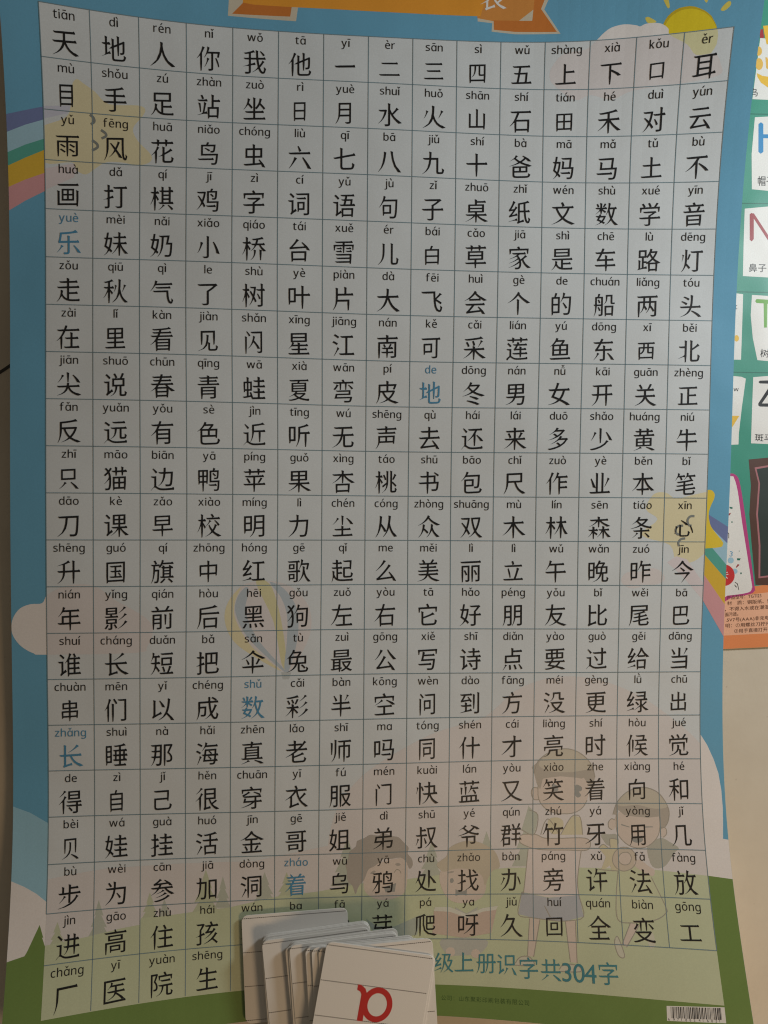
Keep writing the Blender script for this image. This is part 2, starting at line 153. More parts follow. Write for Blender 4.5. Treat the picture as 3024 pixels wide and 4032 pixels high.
PRINTS=[('ribbon_banner','o','ribbon_pale',0,[(3.93,-0.88),(3.89,-0.24),(5.38,-0.24),(5.43,-0.59),(5.43,-1.02)]),('ribbon_banner','o','ribbon_dark',0,[(4.26,-0.91),(4.21,-0.53),(3.98,-0.29),(5.25,-0.33),(5.29,-0.58),(5.29,-1.0)]),('ribbon_banner','o','ribbon_pale',0,[(9.44,-1.21),(9.46,-0.43),(9.79,-0.4),(9.78,-0.22),(10.32,-0.17),(11.33,-0.17),(10.95,-0.68),(11.17,-1.17)]),('ribbon_banner','o','ribbon_mid',0,[(9.44,-1.21),(9.45,-0.5),(9.83,-0.44),(10.32,-0.4),(10.76,-0.72),(11.03,-1.18)]),('ribbon_banner','o','ribbon_dark',0,[(9.82,-0.46),(9.83,-0.26),(10.32,-0.22),(11.25,-0.21),(10.88,-0.69),(11.07,-1.18),(10.75,-1.19),(10.69,-0.45)]),('ribbon_banner','o','ribbon',0,[(4.18,-0.9),(4.22,-0.54),(4.46,-0.52),(6.14,-0.55),(7.84,-0.55),(9.52,-0.54),(9.59,-0.78),(9.7,-1.21)]),('sun','o','sun_dark',0,[(14.69,0.11),(14.69,0.2),(14.68,0.29),(14.64,0.37),(14.59,0.44),(14.53,0.5),(14.45,0.55),(14.36,0.58),(14.26,0.59),(14.16,0.59),(14.05,0.58),(13.95,0.54),(13.85,0.5),(13.76,0.43),(13.68,0.36),(13.61,0.27),(13.56,0.18),(13.53,0.09),(13.51,-0.01),(13.51,-0.1),(13.53,-0.19),(13.57,-0.28),(13.62,-0.35),(13.69,-0.41),(13.76,-0.45),(13.85,-0.48),(13.95,-0.49),(14.05,-0.49),(14.15,-0.47),(14.25,-0.43),(14.35,-0.38),(14.44,-0.32),(14.52,-0.25),(14.58,-0.16),(14.63,-0.08),(14.67,0.02)]),('sun','o','sun',0,[(14.68,0.13),(14.69,0.22),(14.67,0.3),(14.64,0.38),(14.59,0.45),(14.53,0.51),(14.45,0.55),(14.37,0.58),(14.27,0.6),(14.17,0.6),(14.07,0.58),(13.98,0.55),(13.88,0.5),(13.79,0.44),(13.72,0.37),(13.65,0.29),(13.6,0.2),(13.57,0.11),(13.55,0.02),(13.55,-0.07),(13.57,-0.16),(13.61,-0.24),(13.66,-0.31),(13.72,-0.36),(13.8,-0.4),(13.88,-0.43),(13.97,-0.44),(14.07,-0.44),(14.17,-0.42),(14.26,-0.39),(14.36,-0.34),(14.44,-0.28),(14.52,-0.21),(14.58,-0.13),(14.63,-0.05),(14.67,0.04)]),('sun','o','sun_ray',1,[(13.15,-0.36),(13.2,-0.38),(13.27,-0.35),(13.39,-0.27),(13.31,-0.25),(13.2,-0.27)]),('sun','o','sun_ray',1,[(13.48,-0.73),(13.57,-0.73),(13.64,-0.54),(13.61,-0.5),(13.55,-0.58)]),('sun','o','sun_ray',1,[(14.69,-0.34),(14.73,-0.41),(14.82,-0.48),(14.88,-0.46),(14.87,-0.39),(14.77,-0.32)]),('sun','o','sun_ray',1,[(14.32,-0.62),(14.41,-0.63),(14.4,-0.52),(14.36,-0.53)]),('cloud#1','o','cloud',1,[(12.15,-0.02),(12.28,-0.14),(12.45,-0.24),(12.71,-0.28),(12.97,-0.24),(13.05,-0.21),(13.17,-0.25),(13.36,-0.25),(13.52,-0.21),(13.65,-0.11),(13.7,0.02),(14.07,0.23),(14.28,0.45),(14.66,0.46),(14.81,0.67),(14.8,0.88),(14.04,0.98),(13.0,1.06),(12.53,1.23),(12.05,1.12),(11.71,1.22),(11.22,0.91),(11.11,0.69),(11.2,0.46),(11.44,0.24),(11.91,0.17)]),('rainbow#1','o','purple',0,[(-0.88,2.21),(-0.42,2.07),(0.1,1.92),(0.09,2.17),(-0.38,2.34),(-0.9,2.58)]),('rainbow#1','o','paleblue',0,[(-0.9,2.58),(-0.38,2.34),(0.09,2.17),(0.08,2.55),(-0.39,2.73),(-0.92,2.99)]),('rainbow#1','o','green2',0,[(-0.92,2.99),(-0.39,2.73),(0.08,2.55),(0.07,2.77),(-0.4,2.99),(-0.92,3.26)]),('rainbow#1','o','gold',0,[(-0.92,3.26),(-0.4,2.99),(0.07,2.77),(0.06,3.24),(-0.41,3.43),(-0.94,3.69)]),('rainbow#1','o','pink',0,[(-0.94,3.69),(-0.41,3.43),(0.06,3.24),(0.06,3.6),(-0.42,3.86),(-0.95,4.2)]),('cloud#2','o','cloud',1,[(-0.76,12.89),(-0.72,12.66),(-0.57,12.46),(-0.34,12.37),(-0.1,12.35),(0.02,12.17),(0.38,11.99),(0.83,11.95),(1.13,12.04),(1.42,12.27),(1.85,12.51),(2.18,12.74),(2.28,12.98),(2.15,13.31),(1.91,13.44),(-0.03,13.46),(-0.29,13.43),(-0.55,13.28),(-0.71,13.08)]),('rainbow#2','o','purple',0,[(14.78,10.23),(15.07,10.38),(15.55,10.66),(15.57,11.06),(15.15,10.69),(14.79,10.49)]),('rainbow#2','o','paleblue',0,[(15.15,10.69),(15.57,11.06),(15.59,11.58),(15.18,11.14),(14.81,10.75)]),('rainbow#2','o','green2',0,[(14.81,10.96),(15.0,11.15),(15.18,11.14),(15.59,11.58),(15.61,11.93),(14.99,11.28),(14.82,11.11)]),('rainbow#2','o','gold',0,[(14.82,11.11),(14.99,11.28),(15.61,11.93),(15.63,12.56),(14.98,11.72),(14.84,11.53)]),('rainbow#2','o','pink',0,[(14.84,11.53),(14.98,11.72),(15.63,12.56),(15.66,13.38),(14.98,12.31),(14.86,12.13)]),('star#2','o','star',1,[(14.95,9.81),(15.03,9.81),(15.11,9.82),(15.18,9.9),(15.17,10.02),(15.1,10.18),(15.06,10.35),(15.08,10.51),(15.15,10.68),(15.41,10.98),(15.43,11.06),(15.37,11.12),(15.01,11.15),(14.82,11.15),(14.77,9.81)]),('snow_hill#1','o','hill_blue',0,[(-0.84,16.72),(-0.76,16.74),(-0.39,16.89),(-0.02,17.12),(0.14,17.24),(0.18,19.04),(-0.77,18.95)]),('snow_hill#1','o','cloud',0,[(-0.87,18.26),(-0.75,18.29),(-0.48,18.42),(-0.22,18.58),(-0.02,18.75),(0.11,18.88),(0.18,20.37),(-0.86,20.22),(-0.99,18.25)]),('snow_hill#2','o','cloud',0,[(14.91,15.35),(15.01,15.45),(15.16,15.68),(15.31,16.01),(15.41,16.32),(15.46,16.69),(15.47,17.09),(15.45,17.42),(15.42,17.75),(15.67,17.78),(15.77,18.68),(15.65,19.05),(14.68,19.09)]),('meadow','o','meadow',0,[(-1.07,19.89),(-0.77,19.84),(-0.41,19.77),(-0.36,19.69),(-0.13,19.2),(-0.04,19.47),(-0.07,19.45),(0.04,19.74),(0.12,19.78),(0.17,20.71),(4.67,20.91),(4.68,22.25),(-0.94,21.28)]),('meadow','o','meadow',0,[(14.91,18.52),(15.03,18.53),(15.55,18.58),(16.12,18.64),(15.88,21.65),(6.3,22.37),(6.28,20.76),(8.42,20.88),(10.53,20.93),(14.64,20.65)]),('rainbow#1','i','in_lav',0,[(-0.01,1.94),(0.58,1.88),(0.48,2.04),(-0.01,2.19)]),('rainbow#1','i','in_pink',0,[(-0.05,3.19),(0.72,3.01),(0.59,3.33),(0.01,3.61),(-0.05,3.62)]),('star#1','i','in_star',1,[(0.59,1.49),(0.69,1.35),(0.81,1.41),(1.06,1.56),(1.34,1.78),(1.95,1.76),(2.11,1.83),(2.05,1.98),(1.85,2.24),(1.95,2.49),(2.23,2.76),(2.21,2.92),(1.95,3.0),(1.62,2.96),(1.3,2.97),(1.1,3.08),(0.85,3.25),(0.65,3.17),(0.56,3.02),(-0.01,3.06),(-0.0,2.57),(-0.06,2.36),(0.42,2.14),(0.55,1.91)]),('star#1','l6','in_face',0,[(0.95,2.03),(1.02,2.08),(1.04,2.16),(0.97,2.22)]),('star#1','l6','in_face',0,[(1.18,2.32),(1.27,2.38),(1.28,2.44),(1.19,2.49)]),('star#1','l6','in_face',0,[(0.99,2.54),(1.09,2.61),(1.1,2.68),(0.99,2.75)]),('sun','i','in_sun',0,[(14.69,0.11),(14.69,0.2),(14.68,0.29),(14.64,0.37),(14.59,0.44),(14.53,0.5),(14.45,0.55),(14.36,0.58),(14.26,0.59),(14.16,0.59),(14.05,0.58),(13.95,0.54),(13.85,0.5),(13.76,0.43),(13.68,0.36),(13.61,0.27),(13.56,0.18),(13.53,0.09),(13.51,-0.01),(13.51,-0.1),(13.53,-0.19),(13.57,-0.28),(13.62,-0.35),(13.69,-0.41),(13.76,-0.45),(13.85,-0.48),(13.95,-0.49),(14.05,-0.49),(14.15,-0.47),(14.25,-0.43),(14.35,-0.38),(14.44,-0.32),(14.52,-0.25),(14.58,-0.16),(14.63,-0.08),(14.67,0.02)]),('cloud#1','i','in_cloud',1,[(12.15,-0.02),(12.28,-0.14),(12.45,-0.24),(12.71,-0.28),(12.97,-0.24),(13.05,-0.21),(13.17,-0.25),(13.36,-0.25),(13.52,-0.21),(13.65,-0.11),(13.7,0.02),(14.07,0.23),(14.28,0.45),(14.66,0.46),(14.81,0.67),(14.8,0.88),(14.04,0.98),(13.0,1.06),(12.53,1.23),(12.05,1.12),(11.71,1.22),(11.22,0.91),(11.11,0.69),(11.2,0.46),(11.44,0.24),(11.91,0.17)]),('cloud#2','i','in_cloud',1,[(-0.76,12.89),(-0.72,12.66),(-0.57,12.46),(-0.34,12.37),(-0.1,12.35),(0.02,12.17),(0.38,11.99),(0.83,11.95),(1.13,12.04),(1.42,12.27),(1.85,12.51),(2.18,12.74),(2.28,12.98),(2.15,13.31),(1.91,13.44),(-0.03,13.46),(-0.29,13.43),(-0.55,13.28),(-0.71,13.08)]),('star#2','i','in_star',1,[(13.57,10.26),(13.74,9.92),(14.02,9.88),(14.27,10.01),(14.7,9.92),(15.06,9.85),(15.58,9.85),(15.64,11.1),(15.09,11.21),(14.76,11.44),(14.34,11.49),(14.17,11.08),(13.59,10.91),(13.51,10.77),(13.85,10.49)]),('star#2','l6','in_face',0,[(14.72,10.41),(14.62,10.42),(14.56,10.5),(14.59,10.61),(14.66,10.63)]),('star#2','l6','in_face',0,[(14.46,10.63),(14.35,10.64),(14.29,10.71),(14.31,10.81),(14.4,10.84)]),('star#2','l6','in_face',0,[(14.52,10.92),(14.42,10.94),(14.36,11.02),(14.38,11.1)]),('rainbow#2','i','in_pink',0,[(14.32,11.33),(14.58,11.4),(15.09,12.07),(15.11,12.46),(14.49,11.79),(14.11,11.47)]),('cloud#3','i','in_cloud',1,[(13.03,11.86),(13.17,11.7),(13.5,11.68),(13.75,11.6),(13.97,11.68),(14.07,11.86),(13.91,11.97),(13.62,12.0),(13.33,12.07),(13.11,12.0)]),('balloon','i','in_cloud',1,[(4.6,11.91),(4.19,12.01),(3.91,12.36),(3.84,12.77),(4.05,13.23),(4.56,13.6),(5.16,13.91),(5.29,13.92),(5.6,13.46),(5.78,12.95),(5.7,12.44),(5.33,12.05),(4.96,11.92)]),('balloon','i','in_star',1,[(4.19,12.04),(3.91,12.36),(3.84,12.77),(4.05,13.23),(4.56,13.6),(5.11,13.89),(4.46,13.36),(4.09,12.77),(4.06,12.37)]),('balloon','i','in_grayblue',1,[(4.29,12.04),(4.11,12.27),(4.08,12.62),(4.38,13.18),(5.11,13.86),(5.16,13.84),(4.58,13.19),(4.3,12.57),(4.37,12.14)]),('balloon','i','in_yel',1,[(4.52,11.93),(4.83,11.97),(5.04,12.53),(5.18,13.25),(5.23,13.84),(5.11,13.71),(4.92,12.79)]),('balloon','i','in_grayblue',1,[(4.83,11.93),(5.14,12.07),(5.41,12.43),(5.49,12.85),(5.44,13.36),(5.27,13.92),(5.18,13.81),(5.23,13.25),(5.23,12.69),(5.09,12.28)]),('balloon','i','in_gray',0,[(5.11,13.92),(5.34,13.93),(5.29,14.08),(5.15,14.08)]),('snow_hill#2','i','in_hill',1,[(6.2,17.87),(6.42,16.95),(6.83,16.4),(7.41,15.96),(8.58,15.36),(9.66,15.07),(10.08,14.81),(10.55,14.41),(11.28,14.14),(12.13,14.1),(12.99,14.31),(13.79,14.7),(14.53,15.23),(15.0,15.66),(15.48,16.35),(15.2,19.29),(6.21,19.4)]),('snow_hill#1','i','in_hill',0,[(-0.2,18.33),(0.61,18.22),(1.26,18.15),(2.82,18.11),(4.53,18.11),(6.2,17.81),(6.86,19.41),(-0.09,20.45)]),('pine_tree#1','i','in_tree',0,[(1.1,18.8),(1.21,19.14),(1.16,19.12),(1.29,19.39),(1.22,19.36),(1.35,19.61),(0.88,19.56),(1.01,19.34),(0.94,19.35),(1.05,19.11),(1.01,19.13)]),('pine_tree#2','i','in_tree',0,[(2.53,18.88),(2.6,19.06),(2.57,19.05),(2.66,19.19),(2.61,19.17),(2.7,19.3),(2.37,19.28),(2.46,19.16),(2.41,19.17),(2.49,19.04),(2.46,19.05)]),('pine_tree#3','i','in_tree',0,[(3.83,18.43),(3.91,18.73),(3.87,18.71),(3.97,18.94),(3.91,18.93),(4.01,19.15),(3.64,19.13),(3.74,18.92),(3.68,18.93),(3.78,18.71),(3.75,18.72)]),('pine_tree#4','i','in_tree2',0,[(2.21,18.71),(2.3,18.96),(2.26,18.95),(2.37,19.15),(2.3,19.13),(2.42,19.32),(2.02,19.29),(2.12,19.12),(2.06,19.13),(2.16,18.94),(2.13,18.95)]),('pine_tree#5','i','in_tree2',0,[(3.45,18.26),(3.59,18.7),(3.53,18.67),(3.71,19.01),(3.6,18.99),(3.79,19.31),(3.11,19.26),(3.3,18.97),(3.19,18.99),(3.36,18.67),(3.31,18.68)]),('pine_tree#6','i','in_tree2',0,[(0.24,19.18),(0.32,19.4),(0.29,19.39),(0.39,19.56),(0.34,19.54),(0.45,19.7),(0.07,19.66),(0.16,19.52),(0.11,19.52),(0.2,19.38),(0.16,19.38)]),('pine_tree#7','i','in_tree',0,[(4.77,18.37),(4.88,18.67),(4.84,18.66),(4.97,18.89),(4.89,18.87),(5.03,19.09),(4.51,19.06),(4.65,18.86),(4.58,18.87),(4.71,18.65),(4.66,18.67)]),('pine_tree#8','i','in_tree',0,[(6.65,17.63),(6.82,18.1),(6.75,18.08),(6.95,18.44),(6.83,18.42),(7.05,18.76),(6.27,18.74),(6.48,18.41),(6.37,18.43),(6.56,18.07),(6.49,18.09)]),('pine_tree#9','i','in_tree',0,[(8.61,17.79),(8.75,18.16),(8.69,18.14),(8.86,18.42),(8.76,18.4),(8.94,18.67),(8.29,18.65),(8.47,18.4),(8.37,18.41),(8.53,18.14),(8.47,18.15)]),('pine_tree#10','i','in_tree2',0,[(5.27,18.39),(5.38,18.66),(5.34,18.65),(5.47,18.85),(5.39,18.84),(5.54,19.04),(5.01,19.02),(5.16,18.83),(5.08,18.84),(5.21,18.64),(5.17,18.65)]),('pine_tree#11','i','in_tree',0,[(9.9,17.59),(10.03,17.95),(9.98,17.94),(10.13,18.21),(10.04,18.2),(10.2,18.46),(9.62,18.45),(9.78,18.19),(9.69,18.21),(9.83,17.93),(9.78,17.95)]),('pine_tree#12','i','in_tree',0,[(10.9,17.02),(11.07,17.61),(11.0,17.58),(11.21,18.02),(11.09,17.99),(11.31,18.4),(10.5,18.39),(10.72,17.98),(10.6,18.01),(10.8,17.57),(10.73,17.6)]),('meadow','i','in_meadow',0,[(-0.4,19.63),(-0.01,19.62),(0.39,19.58),(0.85,19.54),(1.61,19.43),(1.99,19.39),(2.02,19.25),(2.43,19.25),(3.11,19.2),(3.98,19.14),(5.05,18.94),(5.97,18.86),(7.05,18.69),(8.03,18.63),(9.01,18.53),(10.41,18.42),(12.02,18.42),(13.83,18.44),(15.02,18.53),(15.63,18.57),(15.18,21.46),(-0.28,21.33)]),('boy','i','k_skin',0,[(10.91,19.52),(11.15,19.54),(10.99,20.34),(10.85,20.32)]),('boy','i','k_skin',0,[(11.73,19.55),(11.96,19.54),(11.96,20.42),(11.81,20.41)]),('boy','i','k_pale',1,[(10.57,20.49),(10.68,20.36),(10.88,20.34),(11.0,20.47),(10.96,20.53),(10.57,20.53)]),('boy','i','k_pale',1,[(11.56,20.57),(11.67,20.46),(11.97,20.47),(12.02,20.59),(11.58,20.61)]),('boy','i','k_shirt',0,[(10.89,17.96),(10.78,18.96),(11.35,19.07),(12.05,19.03),(12.04,18.66),(12.16,17.97)]),('boy','i','k_short',0,[(10.74,18.96),(11.35,19.08),(12.06,19.01),(12.15,19.46),(11.76,19.56),(11.43,19.56),(10.98,19.51),(10.65,19.44)]),('boy','i','k_skin',1,[(11.12,16.58),(11.13,16.86),(11.25,17.06),(11.46,17.19),(11.72,17.23),(11.98,17.21),(12.18,17.1),(12.29,16.93),(12.33,16.68),(12.27,16.45),(12.04,16.37),(11.36,16.36),(11.19,16.42)]),('boy','i','k_skin',1,[(11.12,16.64),(11.0,16.63),(10.96,16.75),(11.02,16.89),(11.13,16.9)]),('boy','i','k_hair',0,[(10.96,16.16),(11.1,16.05),(11.24,15.91),(11.47,15.79),(11.77,15.75),(12.03,15.81),(12.27,15.97),(12.42,16.18),(12.48,16.41),(12.42,16.68),(12.3,16.54),(12.21,16.42),(12.16,16.44),(12.04,16.42),(11.66,16.38),(11.36,16.41),(11.23,16.43),(11.17,16.67),(11.09,16.55),(11.02,16.3)]),('boy','i','k_hair2',1,[(11.13,16.11),(11.27,15.91),(11.47,15.8),(11.77,15.76),(12.03,15.82),(12.27,15.98),(12.39,16.18),(12.15,16.26),(11.77,16.29),(11.36,16.25)]),('boy','i','k_yel',0,[(11.66,17.7),(11.86,17.37),(11.98,17.27),(12.13,17.32),(12.18,17.7)]),('boy','i','in_tree',0,[(10.73,17.57),(10.9,17.05),(11.12,17.25),(11.08,17.52),(11.02,17.69)]),('boy','i','k_yel',1,[(11.37,17.36),(11.57,17.31),(11.72,17.4),(11.69,17.61),(11.51,17.69),(11.37,17.58)]),('boy','i','k_skin',1,[(10.7,17.71),(10.79,17.68),(11.08,17.69),(11.28,17.77),(11.63,17.78),(12.15,17.77),(12.34,17.83),(12.34,17.99),(12.2,18.05),(11.86,18.04),(11.13,18.02),(10.76,17.9),(10.68,17.81)]),('boy','i','k_eye',1,[(12.02,16.58),(12.16,16.63),(12.16,16.71),(12.1,16.74),(12.15,16.82),(12.07,16.87),(12.0,16.79)]),('boy','i','k_eye',1,[(11.45,16.56),(11.57,16.59),(11.6,16.7),(11.48,16.7)]),('girl','i','k_tail',1,[(13.98,17.76),(14.2,17.84),(14.4,17.97),(14.29,18.07),(14.05,18.36),(13.77,18.37),(13.68,17.95)]),('girl','i','k_tail',1,[(12.61,17.7),(12.81,17.69),(12.98,17.7),(13.01,17.91),(12.78,17.94),(12.67,17.83)]),('girl','i','k_dress',0,[(13.04,18.33),(12.98,18.49),(12.91,19.0),(12.91,19.48),(13.19,19.55),(13.74,19.47),(13.99,19.32),(14.0,19.19),(13.73,18.6),(13.55,18.32)]),('girl','i','k_skin',0,[(13.19,19.55),(13.38,19.59),(13.07,20.04),(12.97,20.0)]),('girl','i','k_pale',1,[(12.84,19.86),(12.9,19.86),(13.01,20.19),(12.96,20.26),(12.87,20.2),(12.81,19.98)]),('girl','i','k_pale',1,[(13.54,19.82),(13.66,19.72),(13.7,19.96),(13.58,20.04)]),('girl','i','k_skin',1,[(12.98,17.26),(12.99,17.64),(13.18,17.88),(13.43,17.98),(13.71,17.93),(13.95,17.69),(14.01,17.31),(13.49,17.04)]),('girl','i','k_skin',0,[(12.97,17.47),(12.96,17.51),(12.94,17.55),(12.92,17.58),(12.89,17.59),(12.86,17.59),(12.83,17.58),(12.8,17.55),(12.79,17.51),(12.78,17.47),(12.79,17.43),(12.81,17.39),(12.83,17.36),(12.86,17.34),(12.89,17.34),(12.92,17.36),(12.95,17.39),(12.96,17.42)]),('girl','i','k_skin',0,[(14.15,17.63),(14.14,17.67),(14.13,17.71),(14.1,17.73),(14.08,17.75),(14.05,17.75),(14.02,17.73),(14.0,17.71),(13.99,17.67),(13.99,17.63),(14.0,17.59),(14.01,17.56),(14.03,17.53),(14.06,17.52),(14.09,17.52),(14.11,17.53),(14.13,17.56),(14.15,17.59)]),('girl','i','k_hair',0,[(12.9,17.25),(13.0,16.99),(13.21,16.77),(13.5,16.65),(13.79,16.67),(14.04,16.82),(14.21,17.12),(14.2,17.36),(14.12,17.51),(13.99,17.59),(13.98,17.29),(13.74,17.32),(13.43,17.3),(13.17,17.27),(13.03,17.15),(13.0,17.26)]),('girl','i','k_hair2',1,[(13.01,16.99),(13.21,16.78),(13.5,16.67),(13.79,16.69),(14.03,16.84),(14.18,17.07),(13.89,17.12),(13.49,17.04),(13.11,17.07)]),('girl','i','k_eye',0,[(13.09,17.46),(13.28,17.52),(13.28,17.54),(13.09,17.49)]),('girl','i','k_eye',0,[(13.62,17.51),(13.83,17.51),(13.83,17.53),(13.62,17.54)]),('girl','i','k_eye',1,[(13.32,17.77),(13.58,17.77),(13.55,17.85),(13.44,17.87),(13.35,17.84)]),('girl','i','k_yel',0,[(12.55,17.99),(12.66,17.91),(12.81,18.0),(12.82,17.79),(12.98,17.8),(12.98,18.48),(12.84,18.49),(12.8,18.36),(12.67,18.45),(12.59,18.46),(12.71,18.18)]),('girl','i','k_horn',0,[(13.41,18.22),(13.4,18.26),(13.39,18.31),(13.36,18.35),(13.34,18.38),(13.3,18.42),(13.26,18.44),(13.22,18.46),(13.17,18.47),(13.12,18.48),(13.07,18.48),(13.03,18.46),(12.99,18.45),(12.95,18.42),(12.92,18.39),(12.89,18.36),(12.87,18.32),(12.86,18.27),(12.86,18.23),(12.87,18.18),(12.88,18.14),(12.9,18.1),(12.93,18.06),(12.97,18.03),(13.01,18.01),(13.05,17.99),(13.1,17.97),(13.15,17.97),(13.19,17.97),(13.24,17.98),(13.28,18.0),(13.32,18.03),(13.35,18.06),(13.38,18.09),(13.4,18.13),(13.41,18.18)]),('girl','i','k_skin',0,[(13.3,18.21),(13.29,18.23),(13.28,18.26),(13.27,18.28),(13.26,18.3),(13.24,18.31),(13.22,18.33),(13.19,18.34),(13.17,18.35),(13.14,18.35),(13.12,18.35),(13.09,18.34),(13.07,18.33),(13.05,18.32),(13.03,18.3),(13.02,18.28),(13.01,18.26),(13.0,18.24),(13.0,18.21),(13.01,18.19),(13.01,18.17),(13.02,18.15),(13.04,18.13),(13.06,18.11),(13.08,18.09),(13.1,18.08),(13.13,18.08),(13.16,18.08),(13.18,18.08),(13.21,18.08),(13.23,18.09),(13.25,18.11),(13.27,18.12),(13.28,18.14),(13.29,18.16),(13.3,18.19)]),('girl','i','k_skin',1,[(13.36,18.27),(13.5,18.24),(13.69,18.37),(13.81,18.44),(13.77,18.57),(13.57,18.5),(13.38,18.38)]),('reader#1','i','k_teal',0,[(7.09,19.51),(7.35,19.7),(7.77,19.71),(8.34,19.47),(8.42,19.47),(8.29,19.91),(8.03,19.95),(7.35,19.96)]),('reader#1','i','k_skin',1,[(7.08,18.48),(7.3,18.27),(7.88,18.14),(8.04,18.26),(8.03,18.8),(7.89,19.01),(7.5,19.1),(7.18,19.0),(7.04,18.8)]),('reader#1','i','k_curl',1,[(6.65,18.41),(6.62,18.25),(6.68,18.12),(6.7,17.97),(6.85,17.84),(6.88,17.72),(7.04,17.66),(7.17,17.59),(7.36,17.61),(7.48,17.56),(7.68,17.63),(7.84,17.67),(7.97,17.8),(8.07,17.91),(8.05,18.04),(8.15,18.17),(8.17,18.31),(8.1,18.39),(8.01,18.22),(7.88,18.13),(7.68,18.15),(7.49,18.15),(7.3,18.3),(7.14,18.39),(7.05,18.61),(6.92,18.77),(6.85,18.94),(6.78,18.75),(6.67,18.63)]),('reader#1','i','k_curl',1,[(7.76,18.27),(7.84,18.25),(7.89,18.3),(7.81,18.32)]),('reader#1','i','k_curl',1,[(7.19,18.46),(7.27,18.41),(7.31,18.44),(7.21,18.49)]),('reader#1','i','k_eye',0,[(7.5,18.8),(7.79,18.71),(7.76,18.91),(7.55,18.92)]),('reader#2','i','k_gray',1,[(8.87,20.01),(9.89,20.0),(9.79,20.29),(9.38,20.36),(9.0,20.34)]),('reader#2','i','k_skin',0,[(9.18,20.29),(9.18,20.31),(9.18,20.32),(9.17,20.34),(9.16,20.36),(9.15,20.37),(9.13,20.38),(9.11,20.39),(9.1,20.39),(9.08,20.39),(9.06,20.39),(9.04,20.39),(9.02,20.38),(9.01,20.37),(8.99,20.36),(8.98,20.34),(8.97,20.33),(8.97,20.31),(8.97,20.29),(8.97,20.27),(8.97,20.26),(8.98,20.24),(8.99,20.22),(9.01,20.21),(9.02,20.2),(9.04,20.19),(9.06,20.19),(9.08,20.19),(9.09,20.19),(9.11,20.19),(9.13,20.2),(9.15,20.21),(9.16,20.22),(9.17,20.24),(9.18,20.25),(9.18,20.27)]),('reader#2','i','k_skin',0,[(9.76,20.31),(9.76,20.33),(9.76,20.35),(9.75,20.36),(9.74,20.38),(9.73,20.39),(9.71,20.4),(9.7,20.41),(9.68,20.41),(9.66,20.41),(9.64,20.41),(9.63,20.41),(9.61,20.4),(9.59,20.39),(9.58,20.38),(9.57,20.37),(9.56,20.35),(9.56,20.34),(9.56,20.32),(9.56,20.3),(9.56,20.29),(9.57,20.27),(9.58,20.26),(9.59,20.24),(9.61,20.23),(9.63,20.23),(9.64,20.22),(9.66,20.22),(9.68,20.22),(9.7,20.23),(9.71,20.23),(9.73,20.24),(9.74,20.25),(9.75,20.27),(9.76,20.28),(9.76,20.3)]),('reader#2','i','k_skin',1,[(8.83,18.47),(9.17,18.35),(9.79,18.52),(9.9,18.83),(9.76,19.1),(9.34,19.2),(9.02,19.1),(8.83,18.78)]),('reader#2','i','k_hair3',1,[(8.74,18.29),(8.96,18.13),(9.03,17.94),(9.32,17.81),(9.65,17.81),(9.93,17.93),(10.13,18.09),(10.22,18.39),(10.05,18.48),(9.95,18.64),(9.87,18.81),(9.79,18.58),(9.49,18.44),(9.17,18.42),(8.91,18.48),(8.8,18.41)]),('reader#2','i','k_gray',0,[(9.18,19.29),(9.44,19.43),(9.71,19.29),(9.63,19.5),(9.21,19.5)]),('reader#2','i','k_book',0,[(8.68,19.36),(9.05,19.38),(9.46,19.52),(9.82,19.38),(10.15,19.33),(10.02,19.86),(9.38,19.97),(8.65,19.88)]),('reader#2','i','k_white',0,[(8.7,19.28),(9.05,19.28),(9.45,19.45),(9.82,19.31),(10.18,19.26),(10.13,19.35),(9.82,19.39),(9.47,19.53),(9.05,19.39),(8.68,19.37)]),('reader#2','i','k_eye',0,[(9.18,18.88),(9.31,18.94),(9.45,18.9),(9.44,19.03),(9.31,18.99),(9.18,19.04)]),('reader#2','i','k_eye',0,[(9.14,18.69),(9.13,18.71),(9.12,18.73),(9.1,18.74),(9.08,18.74),(9.06,18.73),(9.05,18.71),(9.05,18.69),(9.05,18.66),(9.06,18.64),(9.08,18.63),(9.1,18.63),(9.12,18.64),(9.13,18.66)]),('reader#2','i','k_curl',1,[(8.99,18.49),(9.12,18.47),(9.13,18.5),(9.01,18.52)])]
